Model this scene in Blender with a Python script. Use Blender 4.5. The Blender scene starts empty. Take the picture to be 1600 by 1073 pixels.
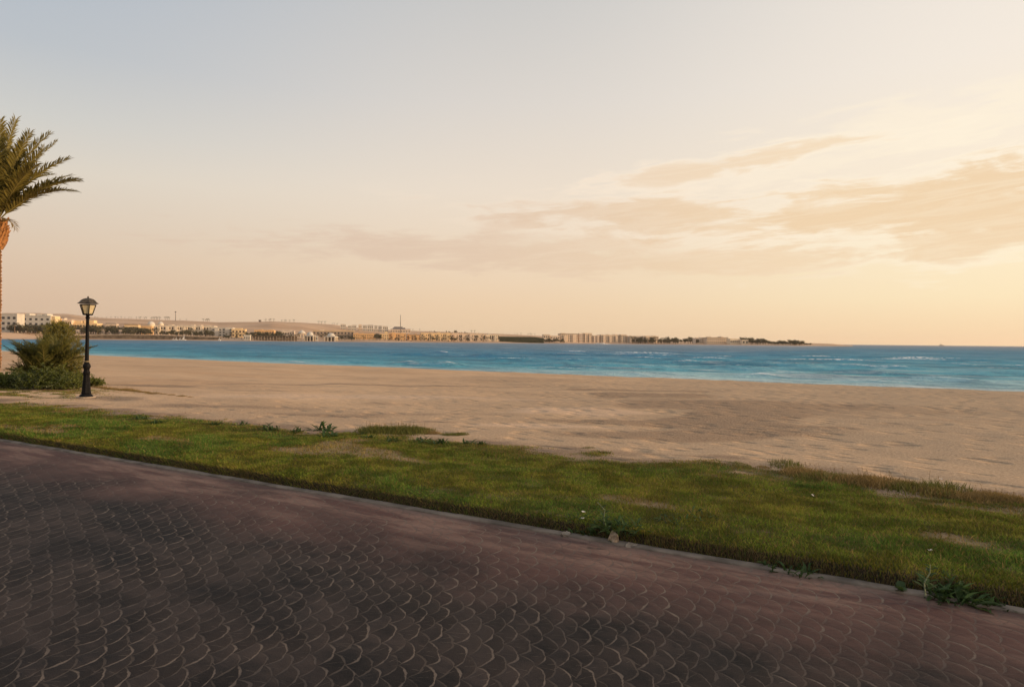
import bpy, math, random
import numpy as np
from mathutils import Vector, Matrix

random.seed(7)
rng = np.random.default_rng(7)
S = bpy.context.scene
COL = S.collection
PI = math.pi
rad = math.radians

# ------------------------------------------------------------------ camera
F = 1000.0                     # focal length in photo pixels (photo 1600 x 1073)
H = 1.7
ROLL, PITCH = 0.0095, 0.0035
fwd = Vector((0, math.cos(PITCH), -math.sin(PITCH)))
up0 = Vector((0, math.sin(PITCH), math.cos(PITCH)))
rt0 = Vector((1, 0, 0))
rt = rt0 * math.cos(ROLL) + up0 * math.sin(ROLL)
up = up0 * math.cos(ROLL) - rt0 * math.sin(ROLL)
cam_d = bpy.data.cameras.new('camera')
cam = bpy.data.objects.new('camera', cam_d)
COL.objects.link(cam)
M = Matrix.Identity(4)
for i in range(3):
    M[i][0] = rt[i]; M[i][1] = up[i]; M[i][2] = -fwd[i]
M[0][3], M[1][3], M[2][3] = 0, 0, H
cam.matrix_world = M
cam_d.sensor_fit = 'HORIZONTAL'
cam_d.sensor_width = 36
cam_d.lens = 36 * F / 1600
cam_d.clip_start = 0.05
cam_d.clip_end = 30000
S.camera = cam
CAM = Vector((0, 0, H))


def hor(px):
    return 533.0 + ROLL * (px - 800)


def ray(px, py):
    return rt * ((px - 800) / F) + up * ((536.5 - py) / F) + fwd


def P(px, py, Z):
    d = ray(px, py)
    return CAM + d * (Z / d.y)


def GP(px, py, z=0.0):
    d = ray(px, py)
    return CAM + d * ((z - H) / d.z)


# ------------------------------------------------------------------ beach frame: q runs along the road (left, away), s runs seaward from its edge
NX, NY = 0.4805, 0.877
TX, TY = 0.877, -0.4805
D0 = 3.0406 * H


def qs2xy(q, s):
    return NX * (D0 + s) - TX * q, NY * (D0 + s) - TY * q


def xy2qs(x, y):
    return -(TX * x + TY * y), NX * x + NY * y - D0


SHQ = [-400, -60, -8, 25.5, 97.7, 141, 200, 260, 400]
SHS = [55, 41, 40.2, 41.3, 47.3, 53.7, 62, 66, 68]


def smooth_interp(x, xs, ys):
    x = np.asarray(x, float)
    xs = np.asarray(xs, float); ys = np.asarray(ys, float)
    m = np.gradient(ys, xs)
    i = np.clip(np.searchsorted(xs, x) - 1, 0, len(xs) - 2)
    h = xs[i + 1] - xs[i]
    t = np.clip((x - xs[i]) / h, 0, 1)
    return ((2*t**3 - 3*t**2 + 1) * ys[i] + (t**3 - 2*t**2 + t) * h * m[i]
            + (-2*t**3 + 3*t**2) * ys[i+1] + (t**3 - t**2) * h * m[i+1])


def S_shore(q):
    return smooth_interp(q, SHQ, SHS)


_perm = rng.random((256, 256))


def vnoise(x, y, seed=0):
    x = np.asarray(x, float) + seed * 17.31; y = np.asarray(y, float) + seed * 9.77
    xi = np.floor(x).astype(int); yi = np.floor(y).astype(int)
    fx = x - xi; fy = y - yi
    fx = fx * fx * (3 - 2 * fx); fy = fy * fy * (3 - 2 * fy)
    g = lambda a, b: _perm[a % 256, b % 256]
    return (g(xi, yi) * (1-fx) * (1-fy) + g(xi+1, yi) * fx * (1-fy)
            + g(xi, yi+1) * (1-fx) * fy + g(xi+1, yi+1) * fx * fy)


def fbm(x, y, o=4, seed=0):
    a = 0; w = 0.5; t = 0
    for k in range(o):
        a = a + w * vnoise(np.asarray(x) * 2**k, np.asarray(y) * 2**k, seed + k); t += w; w *= 0.5
    return a / t


def sstep(x, a, b):
    t = np.clip((np.asarray(x, float) - a) / (b - a), 0, 1)
    return t * t * (3 - 2 * t)


EDQ = [-30, -8, -1.5, 1.1, 4.8, 10.1, 18.3, 26, 40]
EDS = [3.2, 3.2, 3.3, 3.6, 3.55, 3.1, 2.45, 2.3, 2.2]


def lawn_edge(q):
    q = np.asarray(q, float)
    return np.interp(q, EDQ, EDS) + (fbm(q * 1.3, q * 0 + 3.3, 3, 5) - .5) * 0.9


def ground_z(q, s):
    q = np.asarray(q, float); s = np.asarray(s, float)
    sh = S_shore(q)
    z = np.interp(s, [0.0, 0.07, 0.13, 0.3, 1.0, 3.0, 4.2, 8, 20], [-0.02, -0.005, 0.07, 0.085, 0.10, 0.07, 0.03, -0.06, -0.30])
    u = np.clip((s - 20) / (sh - 20), 0, 1.25)
    z = np.where(s > 20, np.interp(u, [0, 0.55, 0.8, 1.0, 1.25], [-0.30, -0.46, -0.62, -1.0, -2.4]), z)
    w = sstep(s, 3.2, 6)
    z = z + w * (fbm(q * .16, s * .30, 3, 11) - .5) * 0.22 * (1 - sstep(s, sh - 9, sh - 2) * .8)
    z = z + sstep(s, 0.1, 0.4) * (fbm(q * .9, s * .9, 3, 21) - .5) * 0.07
    return z


# ------------------------------------------------------------------ materials
def nt(name):
    m = bpy.data.materials.new(name); m.use_nodes = True
    t = m.node_tree
    return m, t, t.nodes['Principled BSDF']


class NB:
    """small node builder"""
    def __init__(s, t): s.t = t
    def n(s, ty, **kw):
        x = s.t.nodes.new(ty)
        for k, v in kw.items(): setattr(x, k, v)
        return x
    def put(s, sock, v):
        if isinstance(v, bpy.types.NodeSocket): s.t.links.new(v, sock)
        else: sock.default_value = v
    def m(s, op, a, b=0.0, c=0.0, clamp=False):
        x = s.n('ShaderNodeMath', operation=op, use_clamp=clamp)
        s.put(x.inputs[0], a); s.put(x.inputs[1], b); s.put(x.inputs[2], c)
        return x.outputs[0]
    def ss(s, v, a, b, lo=0.0, hi=1.0):
        x = s.n('ShaderNodeMapRange', interpolation_type='SMOOTHSTEP')
        s.put(x.inputs['Value'], v)
        x.inputs['From Min'].default_value = a; x.inputs['From Max'].default_value = b
        x.inputs['To Min'].default_value = lo; x.inputs['To Max'].default_value = hi
        return x.outputs['Result']
    def mix(s, f, a, b, mode='MIX'):
        x = s.n('ShaderNodeMix', data_type='RGBA', blend_type=mode)
        s.put(x.inputs[0], f)
        for sk, v in ((x.inputs[6], a), (x.inputs[7], b)):
            if isinstance(v, tuple): sk.default_value = (*v[:3], 1)
            else: s.put(sk, v)
        return x.outputs[2]
    def noise(s, vec, scale, detail=3.0, rough=.5, dist=0.0):
        x = s.n('ShaderNodeTexNoise')
        if vec is not None: s.put(x.inputs['Vector'], vec)
        x.inputs['Scale'].default_value = scale; x.inputs['Detail'].default_value = detail
        x.inputs['Roughness'].default_value = rough; x.inputs['Distortion'].default_value = dist
        return x.outputs['Fac']
    def vec(s, x, y, z=0.0):
        c = s.n('ShaderNodeCombineXYZ')
        s.put(c.inputs[0], x); s.put(c.inputs[1], y); s.put(c.inputs[2], z)
        return c.outputs[0]
    def sep(s, v):
        c = s.n('ShaderNodeSeparateXYZ'); s.put(c.inputs[0], v); return c.outputs
    def attr(s, name, out='Vector'):
        a = s.n('ShaderNodeAttribute'); a.attribute_name = name; return a.outputs[out]
    def ramp(s, f, stops, interp='LINEAR'):
        r = s.n('ShaderNodeValToRGB'); s.put(r.inputs[0], f)
        cr = r.color_ramp; cr.interpolation = interp
        while len(cr.elements) > 1: cr.elements.remove(cr.elements[-1])
        cr.elements[0].position = stops[0][0]; cr.elements[0].color = (*stops[0][1], 1)
        for p, c in stops[1:]:
            e = cr.elements.new(p); e.color = (*c, 1)
        return r.outputs[0]
    def bump(s, h, strength, dist, normal=None):
        b = s.n('ShaderNodeBump'); s.put(b.inputs['Height'], h)
        b.inputs['Strength'].default_value = strength; b.inputs['Distance'].default_value = dist
        if normal is not None: s.put(b.inputs['Normal'], normal)
        return b.outputs[0]


def simple(name, col, rough=.8, var=.15, scale=3.0, bump=0.0, metal=0.0, spec=.3):
    m, t, b = nt(name); N = NB(t)
    tc = N.n('ShaderNodeTexCoord').outputs['Object']
    f = N.noise(tc, scale, 4)
    lo = tuple(c * (1 - var) for c in col); hi = tuple(min(1, c * (1 + var)) for c in col)
    t.links.new(N.mix(N.ss(f, .3, .7), lo, hi), b.inputs['Base Color'])
    b.inputs['Roughness'].default_value = rough; b.inputs['Metallic'].default_value = metal
    b.inputs['Specular IOR Level'].default_value = spec
    if bump: t.links.new(N.bump(f, bump, .05), b.inputs['Normal'])
    return m


def leafmat(name, col=None, trans=.25, rough=.6, vcol=False, spec=.25):
    m, t, b = nt(name); N = NB(t)
    if vcol:
        c = N.attr('Col', 'Color')
    else:
        g = N.n('ShaderNodeNewGeometry').outputs['Random Per Island']
        c = N.mix(g, tuple(x * .6 for x in col), tuple(x * 1.4 for x in col))
    t.links.new(c, b.inputs['Base Color'])
    b.inputs['Roughness'].default_value = rough
    b.inputs['Specular IOR Level'].default_value = spec
    if trans > 0:
        tr = N.n('ShaderNodeBsdfTranslucent'); t.links.new(c, tr.inputs['Color'])
        mx = N.n('ShaderNodeMixShader'); mx.inputs[0].default_value = trans
        t.links.new(b.outputs[0], mx.inputs[1]); t.links.new(tr.outputs[0], mx.inputs[2])
        t.links.new(mx.outputs[0], t.nodes['Material Output'].inputs['Surface'])
    return m


# road: stamped concrete, columns of nested arcs
def road_material():
    m, t, b = nt('stamped_concrete'); N = NB(t)
    qs = N.attr('qs'); q, s, _ = N.sep(qs)
    wob = N.noise(qs, 3.0, 2); wob2 = N.noise(N.vec(s, q, 4.0), 3.0, 2)
    fine = N.noise(qs, 40.0, 2)
    wx, wy, _z = N.sep(N.n('ShaderNodeTexCoord').outputs['Object'])
    RC0 = 27.0      # the stamped courses follow a wide bend
    dx_ = N.m('SUBTRACT', wx, -.38); dy_ = N.m('SUBTRACT', wy, 3.97 - RC0)
    ua = N.m('MULTIPLY', N.m('ARCTAN2', dx_, dy_), RC0)
    ub = N.m('SUBTRACT', N.m('SQRT', N.m('ADD', N.m('MULTIPLY', dx_, dx_), N.m('MULTIPLY', dy_, dy_))), RC0)
    a = N.m('ADD', ua, N.m('MULTIPLY', N.m('SUBTRACT', wob, .5), .11))
    med = N.noise(qs, 11.0, 3, .6)
    a = N.m('ADD', a, N.m('MULTIPLY', N.m('SUBTRACT', fine, .5), .012))
    a = N.m('ADD', a, N.m('MULTIPLY', N.m('SUBTRACT', med, .5), .020))
    bb = N.m('ADD', ub, N.m('MULTIPLY', N.m('SUBTRACT', wob2, .5), .11))
    W, R, PT = .250, .148, .071
    wear = N.noise(qs, 1.1, 3); wear2 = N.noise(qs, 9.0, 2)
    r0 = N.m('FLOOR', N.m('DIVIDE', N.m('SUBTRACT', a, R), PT))
    cov, dist, tip, par, bid, th = 0.0, 1.0, 1.0, 0.0, 0.0, 0.0
    for k in range(1, 5):        # overlapping discs: the lowest course that covers a point shows
        r = N.m('ADD', r0, float(k))
        odd = N.m('ABSOLUTE', N.m('MODULO', r, 2.0))
        bo = N.m('DIVIDE', N.m('ADD', bb, N.m('MULTIPLY', odd, W / 2)), W)
        colr = N.m('ROUND', bo)
        bl = N.m('MULTIPLY', N.m('SUBTRACT', bo, colr), W)
        al = N.m('SUBTRACT', a, N.m('MULTIPLY', r, PT))
        d = N.m('SQRT', N.m('ADD', N.m('MULTIPLY', al, al), N.m('MULTIPLY', bl, bl)))
        e = N.m('ABSOLUTE', N.m('SUBTRACT', d, R))
        inn = N.m('LESS_THAN', d, R)
        free = N.m('SUBTRACT', 1.0, cov)
        e = N.m('ADD', e, N.m('MULTIPLY', cov, 5.0))
        nearer = N.m('LESS_THAN', e, dist)
        first = N.m('MULTIPLY', inn, free)
        lerp = lambda f, x0, x1: N.m('ADD', N.m('MULTIPLY', x0, N.m('SUBTRACT', 1.0, f)), N.m('MULTIPLY', x1, f))
        tip = lerp(nearer, tip, N.m('DIVIDE', al, N.m('MAXIMUM', d, .001)))
        par = lerp(nearer, par, odd)
        bid = lerp(first, bid, N.m('ADD', N.m('MULTIPLY', r, 17.0), N.m('MULTIPLY', colr, 131.0)))
        th = lerp(first, th, N.m('ARCTAN2', bl, al))
        dist = N.m('MINIMUM', dist, e)
        cov = N.m('MAXIMUM', cov, inn)
    rr2 = N.m('MAXIMUM', tip, 0.0)
    wid = N.m('MULTIPLY', N.m('ADD', .0012, N.m('MULTIPLY', N.ss(wear2, .3, .75), .0056)), N.ss(rr2, .4, 1.0, .35, 1.0))
    line = N.m('SUBTRACT', 1.0, N.m('DIVIDE', N.m('SUBTRACT', dist, wid), .0045), clamp=True)
    strength = N.m('MULTIPLY', N.m('MULTIPLY', N.ss(wear2, .30, .55, .30, 1.0), N.ss(wear, .30, .6, .5, 1.0)), N.ss(rr2, .45, .92, .40, 1.0))
    strength = N.m('MULTIPLY', strength, N.m('SUBTRACT', 1.0, N.m('MULTIPLY', par, N.ss(wear, .40, .60, .15, .65))))
    line_c = N.m('MULTIPLY', line, strength)
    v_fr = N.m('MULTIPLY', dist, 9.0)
    # brick id and radial joints
    wn = N.n('ShaderNodeTexWhiteNoise', noise_dimensions='1D'); N.put(wn.inputs['W'], bid)
    fr = N.m('FRACT', N.m('ADD', N.m('MULTIPLY', th, 2.1), N.m('MULTIPLY', wn.outputs[0], .6)))
    jd = N.m('MULTIPLY', N.m('ABSOLUTE', N.m('SUBTRACT', fr, .5)), .1)
    joint = N.m('SUBTRACT', 1.0, N.m('DIVIDE', jd, .005), clamp=True)
    # colours
    streak = N.noise(N.vec(N.m('MULTIPLY', q, .55), N.m('MULTIPLY', s, 3.2)), 1.0, 4, .6)
    blot = N.noise(qs, .6, 8, .74)
    col = N.mix(N.ss(blot, .40, .60), (.0085, .0082, .0086), (.036, .0265, .0225))
    col = N.mix(N.m('MULTIPLY', N.ss(streak, .42, .72), .55), col, (.062, .044, .037))
    brick = N.n('ShaderNodeMapRange'); N.put(brick.inputs['Value'], wn.outputs[0])
    brick.inputs['To Min'].default_value = .66; brick.inputs['To Max'].default_value = 1.34
    brc = N.n('ShaderNodeVectorMath', operation='SCALE'); N.put(brc.inputs[0], col); N.put(brc.inputs['Scale'], brick.outputs[0])
    col = brc.outputs[0]
    # red unworn band beside the kerb with blown sand
    redn = N.noise(N.vec(N.m('MULTIPLY', q, .5), s), 1.6, 4, .6)
    band = N.m('MULTIPLY', N.ss(N.m('ADD', s, N.m('MULTIPLY', N.m('SUBTRACT', blot, .5), 2.4)), -1.7, -.45), N.ss(redn, .25, .6, .5, 1.0))
    col = N.mix(N.m('MULTIPLY', band, .85), col, (.118, .056, .046))
    dust = N.m('MULTIPLY', N.ss(N.m('ADD', s, N.m('MULTIPLY', N.m('SUBTRACT', redn, .5), 2.2)), -1.1, -.05), N.ss(N.noise(N.vec(N.m('MULTIPLY', q, .35), N.m('MULTIPLY', s, 2.0)), 2.2, 5, .65), .40, .62))
    col = N.mix(N.m('MULTIPLY', dust, .85), col, (.26, .160, .122))
    edge = N.ss(s, -.16, -.04)
    col = N.mix(N.m('MULTIPLY', edge, .35), col, (.20, .13, .095))
    stain = N.ss(N.noise(N.vec(N.m('MULTIPLY', q, .8), N.m('MULTIPLY', s, 1.6)), .9, 5, .7), .66, .74)
    col = N.mix(N.m('MULTIPLY', stain, .75), col, (.012, .011, .011))
    fadeband = N.m('SUBTRACT', 1.0, N.m('MULTIPLY', N.m('MULTIPLY', band, N.ss(q, 5.0, 10.0)), .45))
    lc = N.mix(N.ss(wear, .35, .65), (.135, .108, .092), (.23, .175, .135))
    col = N.mix(N.m('MULTIPLY', N.m('MULTIPLY', line_c, fadeband), .92), col, lc)
    col = N.mix(N.m('MULTIPLY', joint, .60), col, (.020, .016, .014))
    col = N.mix(N.m('MULTIPLY', N.m('MULTIPLY', joint, N.ss(med, .5, .62)), .5), col, lc)
    scuff = N.ss(N.noise(N.vec(N.m('MULTIPLY', q, 1.5), N.m('MULTIPLY', s, 9.0)), 1.0, 6, .75), .55, .72)
    col = N.mix(N.m('MULTIPLY', scuff, .30), col, (.10, .078, .066))
    grain = N.noise(qs, 160.0, 2)
    col = N.mix(.18, col, N.mix(N.ss(grain, .3, .7), (.006, .006, .006), (.085, .070, .062)))
    t.links.new(col, b.inputs['Base Color'])
    b.inputs['Roughness'].default_value = .75
    b.inputs['Specular IOR Level'].default_value = .10
    pil = N.ss(dist, 0.0, .03)
    hgt = N.m('ADD', N.m('MULTIPLY', pil, .7), N.m('MULTIPLY', N.noise(qs, 22.0, 4), .35))
    hgt = N.m('SUBTRACT', hgt, N.m('MULTIPLY', joint, .35))
    hgt = N.m('ADD', hgt, N.m('MULTIPLY', wn.outputs[0], .25))
    shade_gap = N.m('MULTIPLY', N.ss(v_fr, .0, .16, 1.0, 0.0), N.ss(wear2, .35, .6, .0, .22))  # joint shade painted into the base colour beside the arcs
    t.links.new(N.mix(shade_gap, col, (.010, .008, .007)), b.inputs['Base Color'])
    t.links.new(N.bump(hgt, .20, .010), b.inputs['Normal'])
    return m


def ground_material():
    m, t, b = nt('beach_sand'); N = NB(t)
    qs = N.attr('qs'); q, s, _ = N.sep(qs)
    lawn = N.attr('lawn', 'Fac')
    big = N.noise(N.vec(N.m('MULTIPLY', q, .10), N.m('MULTIPLY', s, .30)), 1.0, 5, .6)
    mid = N.noise(N.vec(N.m('MULTIPLY', q, .35), N.m('MULTIPLY', s, .9)), 1.0, 5, .65)
    fine = N.noise(qs, 22.0, 5, .8)
    col = N.mix(N.ss(big, .35, .65), (.56, .328, .170), (.68, .430, .240))
    # grey trampled sand towards the right of the beach and damp darker sheets
    grey = N.ss(N.m('ADD', q, N.m('MULTIPLY', N.m('SUBTRACT', big, .5), 30.0)), 26.0, -6.0)
    col = N.mix(N.m('MULTIPLY', grey, .85), col, (.33, .238, .152))
    sand_tone = N.noise(N.vec(N.m('MULTIPLY', q, .075), N.m('MULTIPLY', s, .33), 3.7), 1.0, 4, .6, .6)
    dm = N.m('MULTIPLY', N.ss(sand_tone, .53, .64), N.m('MULTIPLY', N.ss(s, 3.5, 7.0), N.ss(s, 34.0, 26.0)))
    col = N.mix(N.m('MULTIPLY', dm, .55), col, (.38, .245, .145))
    col = N.mix(N.m('MULTIPLY', N.ss(mid, .54, .70), .28), col, (.27, .185, .125))
    stain = N.attr('sand_tone', 'Fac')  # damp stains plus the painted scarp shadow line
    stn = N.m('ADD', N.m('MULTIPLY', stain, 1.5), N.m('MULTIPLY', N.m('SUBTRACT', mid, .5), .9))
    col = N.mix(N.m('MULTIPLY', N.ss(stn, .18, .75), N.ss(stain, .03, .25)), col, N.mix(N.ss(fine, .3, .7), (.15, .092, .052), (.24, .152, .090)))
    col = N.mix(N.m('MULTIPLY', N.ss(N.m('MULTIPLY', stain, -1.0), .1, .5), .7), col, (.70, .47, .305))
    wet = N.attr('wet', 'Fac')
    col = N.mix(N.m('MULTIPLY', wet, .75), col, (.36, .285, .225))
    lines = N.noise(N.vec(N.m('MULTIPLY', q, .10), N.m('MULTIPLY', s, 1.3), 9.0), 1.0, 3, .5)
    ln = N.m('SUBTRACT', 1.0, N.m('DIVIDE', N.m('ABSOLUTE', N.m('SUBTRACT', lines, .5)), .018), clamp=True)
    col = N.mix(N.m('MULTIPLY', N.m('MULTIPLY', ln, N.ss(s, 7.0, 12.0)), .38), col, (.19, .13, .09))
    litter = N.ss(N.noise(qs, 5.5, 3, .7), .70, .76)
    col = N.mix(N.m('MULTIPLY', litter, .55), col, (.12, .085, .06))
    col = N.mix(.40, col, N.mix(N.ss(fine, .36, .64), (.20, .122, .070), (.80, .57, .375)))
    # dry trampled earth beside the lawn
    earth = N.m('MULTIPLY', N.attr('earth', 'Fac'), N.ss(mid, .30, .5, .5, 1.0))
    col = N.mix(N.m('MULTIPLY', earth, .9), col, N.mix(N.ss(fine, .35, .65), (.15, .098, .062), (.30, .205, .135)))
    turf = N.mix(N.ss(mid, .35, .65), (.060, .060, .012), (.095, .080, .022))
    turf = N.mix(N.m('MULTIPLY', N.ss(N.noise(qs, 2.6, 4, .7), .52, .68), .8), turf, (.20, .135, .080))
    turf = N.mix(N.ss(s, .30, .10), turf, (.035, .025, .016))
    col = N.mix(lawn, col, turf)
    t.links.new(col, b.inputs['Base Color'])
    N.put(b.inputs['Roughness'], .95)
    b.inputs['Specular IOR Level'].default_value = .1
    foot = N.n('ShaderNodeTexVoronoi', feature='SMOOTH_F1'); N.put(foot.inputs['Vector'], N.vec(N.m('MULTIPLY', q, .75), N.m('MULTIPLY', s, 1.3)))
    foot.inputs['Scale'].default_value = 2.2; foot.inputs['Smoothness'].default_value = .6
    pits = N.m('MULTIPLY', N.m('MULTIPLY', N.ss(foot.outputs['Distance'], .34, .12), N.ss(N.noise(qs, .8, 3), .42, .62)), N.m('MULTIPLY', grey, N.m('SUBTRACT', 1.0, lawn)))
    col2 = N.mix(N.m('MULTIPLY', pits, .42), col, (.20, .150, .105))
    t.links.new(col2, b.inputs['Base Color'])
    fm = N.m('MULTIPLY', N.ss(foot.outputs['Distance'], .10, .42), N.m('ADD', N.m('MULTIPLY', grey, .9), .06))
    h = N.m('ADD', N.m('MULTIPLY', fm, .085), N.m('MULTIPLY', N.noise(qs, 9.0, 6, .75), .014))
    t.links.new(N.bump(h, .9, 1.0), b.inputs['Normal'])
    return m


def sea_material():
    m, t, b = nt('sea_water'); N = NB(t)
    qs = N.attr('qs'); q, s, _ = N.sep(qs)
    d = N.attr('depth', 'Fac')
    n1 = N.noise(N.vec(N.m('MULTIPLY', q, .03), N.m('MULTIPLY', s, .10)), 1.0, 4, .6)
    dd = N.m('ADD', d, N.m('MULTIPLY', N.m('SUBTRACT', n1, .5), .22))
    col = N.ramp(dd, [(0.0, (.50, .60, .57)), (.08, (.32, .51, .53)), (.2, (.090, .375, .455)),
                      (.42, (.022, .255, .365)), (.68, (.026, .190, .320)), (.85, (.13, .21, .285)), (1.0, (.33, .32, .34))])  # palest far stops paint reflected sky into the water towards the horizon
    chop = N.noise(N.vec(N.m('MULTIPLY', q, .22), N.m('MULTIPLY', s, .75)), 1.0, 5, .65)
    col = N.mix(N.m('MULTIPLY', N.ss(chop, .48, .62), .55), col, N.mix(.6, col, (.004, .070, .115)))  # dark chop paints wave-face shading into the water colour
    ch2 = N.noise(N.vec(N.m('MULTIPLY', q, .04), N.m('MULTIPLY', s, .075)), 1.0, 10, .80)
    col = N.mix(N.m('MULTIPLY', N.ss(ch2, .49, .57), .55), col, (.008, .110, .175))  # finer dark flecks, also painted wave shading
    col = N.mix(N.m('MULTIPLY', N.ss(ch2, .49, .41), .30), col, (.20, .38, .44))
    foam_n = N.noise(N.vec(N.m('MULTIPLY', q, .07), N.m('MULTIPLY', s, .5), 5.0), 1.0, 6, .7)
    fo = N.attr('foam', 'Fac')
    fmask = N.m('MULTIPLY', N.ss(foam_n, .50, .62), fo)
    fleck = N.m('MULTIPLY', N.ss(N.noise(N.vec(N.m('MULTIPLY', q, .35), N.m('MULTIPLY', s, 1.1), 2.0), 1.0, 5, .75), .60, .68), N.ss(fo, .05, .25, .30, 1.0))
    col = N.mix(N.m('MULTIPLY', fmask, .7), col, (.62, .66, .62))
    col = N.mix(N.m('MULTIPLY', fleck, .6), col, (.60, .68, .66))
    col = N.mix(N.m('MULTIPLY', N.ss(N.attr('crest', 'Fac'), .12, .5), N.ss(N.noise(qs, 1.6, 4, .7), .38, .6)), col, (.78, .80, .77))
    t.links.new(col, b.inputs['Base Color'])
    b.inputs['Roughness'].default_value = .5
    b.inputs['Specular IOR Level'].default_value = 0.0
    w1 = N.noise(N.vec(N.m('MULTIPLY', q, .45), N.m('MULTIPLY', s, 1.1)), 1.0, 5, .6)
    w2 = N.noise(N.vec(N.m('MULTIPLY', q, .06), N.m('MULTIPLY', s, .16)), 1.0, 5, .65)
    h = N.m('ADD', N.m('MULTIPLY', w1, .35), N.m('MULTIPLY', w2, 1.2))
    w3 = N.noise(N.vec(N.m('MULTIPLY', q, .018), N.m('MULTIPLY', s, .03)), 1.0, 9, .72)
    h = N.m('ADD', h, N.m('MULTIPLY', w3, 3.0))
    nrm = N.bump(h, .8, 1.0)
    t.links.new(nrm, b.inputs['Normal'])
    gl = N.n('ShaderNodeBsdfGlossy'); gl.inputs['Roughness'].default_value = .18; t.links.new(nrm, gl.inputs['Normal'])
    fr = N.n('ShaderNodeFresnel'); fr.inputs['IOR'].default_value = 1.33; t.links.new(nrm, fr.inputs['Normal'])
    mxs = N.n('ShaderNodeMixShader'); N.put(mxs.inputs[0], N.m('MINIMUM', N.m('MULTIPLY', fr.outputs[0], .30), .13))
    t.links.new(b.outputs[0], mxs.inputs[1]); t.links.new(gl.outputs[0], mxs.inputs[2])
    t.links.new(mxs.outputs[0], t.nodes['Material Output'].inputs['Surface'])
    return m


def dune_material():
    m, t, b = nt('desert_sand'); N = NB(t)
    tc = N.n('ShaderNodeTexCoord').outputs['Object']
    x, y, z = N.sep(tc)
    f = N.noise(N.vec(N.m('MULTIPLY', x, .006), N.m('MULTIPLY', y, .02)), 1.0, 5, .6)
    col = N.mix(N.ss(f, .35, .65), (.44, .28, .175), (.60, .40, .255))
    g = N.noise(N.vec(N.m('MULTIPLY', x, .03), N.m('MULTIPLY', y, .06)), 1.0, 4, .7)
    col = N.mix(N.m('MULTIPLY', N.ss(g, .55, .7), .4), col, (.30, .205, .14))
    t.links.new(col, b.inputs['Base Color']); b.inputs['Roughness'].default_value = 1
    b.inputs['Specular IOR Level'].default_value = .05
    return m


MAT = {}
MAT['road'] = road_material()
MAT['ground'] = ground_material()
MAT['sea'] = sea_material()
MAT['dune'] = dune_material()
MAT['kerb'] = simple('kerb_concrete', (.165, .130, .100), .9, .38, 4.0, .5)
MAT['footing'] = simple('footing_concrete', (.36, .27, .19), .9, .2, 6.0, .2)
MAT['iron'] = simple('black_painted_iron', (.007, .0065, .007), .55, .3, 14.0, .1, 0.0, .09)
MAT['roofiron'] = simple('weathered_lantern_roof', (.062, .050, .036), .6, .4, 12.0, .1, 0.0, .2)
MAT['brass'] = simple('worn_collar_paint', (.22, .17, .09), .6, .2, 8.0)
MAT['trunk'] = simple('palm_trunk_fibre', (.20, .095, .038), .9, .5, 5.0, .8)
MAT['boot'] = simple('palm_leaf_base', (.30, .135, .045), .85, .45, 7.0, .6)
MAT['rachis'] = simple('palm_rachis', (.26, .20, .06), .6, .25, 4.0)
MAT['frond'] = leafmat('palm_leaflets', (.185, .150, .034), .35, .5)
MAT['frond_dry'] = leafmat('dry_palm_leaflets', (.26, .18, .08), .3, .7)
MAT['bushfrond'] = leafmat('young_palm_leaflets', (.105, .100, .023), .3, .6)
MAT['feather'] = leafmat('feathery_foliage', (.20, .165, .025), .35, .6)
MAT['cover'] = leafmat('low_green_leaves', (.072, .088, .014), .3, .6)
MAT['cover2'] = leafmat('yellow_green_low_leaves', (.105, .115, .018), .3, .6)
MAT['weed'] = leafmat('weed_leaves', (.055, .092, .024), .3, .6)
MAT['palewood'] = simple('pale_weed_stem', (.20, .22, .13), .7, .2)
MAT['dry'] = leafmat('dry_grass', (.26, .175, .065), .3, .8)
MAT['grass'] = leafmat('lawn_blades', None, .30, .7, True, .08)
MAT['tuft'] = leafmat('green_grass_tuft', (.125, .125, .025), .3, .6)
MAT['stone'] = simple('tan_stone', (.33, .235, .155), .9, .5, 18.0, 1.0)
MAT['stonegrey'] = simple('grey_stone', (.25, .21, .17), .9, .3, 14.0, .8)
MAT['treeleaf'] = leafmat('shore_tree_leaves', (.095, .084, .042), .25, .7)
MAT['palmleaf_far'] = leafmat('shore_palm_leaves', (.105, .088, .044), .25, .7)
MAT['bark'] = simple('bark', (.16, .105, .065), .9)
MAT['hedge'] = leafmat('hedge_leaves', (.135, .125, .060), .2, .7)
MAT['glass_far'] = simple('dark_window_glass', (.045, .042, .045), .25, .2, 1.0, 0, 0, .5)
MAT['arch_dark'] = simple('shaded_opening', (.09, .065, .05), .8, .2)


def wallmat(name, c):
    return simple(name, c, .9, .08, .25)


MAT['white'] = wallmat('white_render', (.56, .50, .42))
MAT['cream'] = wallmat('cream_render', (.72, .59, .43))
MAT['yellow'] = wallmat('yellow_render', (.72, .52, .29))
MAT['orange'] = wallmat('orange_render', (.68, .42, .20))
MAT['tan'] = wallmat('tan_render', (.66, .51, .37))
MAT['pinktan'] = wallmat('pink_tan_render', (.70, .55, .42))
MAT['darkfront'] = wallmat('dark_brown_front', (.36, .27, .20))
MAT['greyroof'] = wallmat('grey_roof', (.20, .19, .20))
MAT['brownroof'] = wallmat('brown_roof', (.26, .18, .12))
MAT['seawall'] = simple('dark_stone_wall', (.13, .095, .065), .95, .4, .3)
MAT['coping'] = simple('pale_coping', (.46, .36, .26), .9)
MAT['mast'] = simple('grey_steel', (.16, .13, .115), .6)
MAT['sail'] = simple('white_sailcloth', (.80, .72, .62), .8, .05)
MAT['hull'] = simple('white_hull', (.78, .78, .76), .35, .04)
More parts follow.
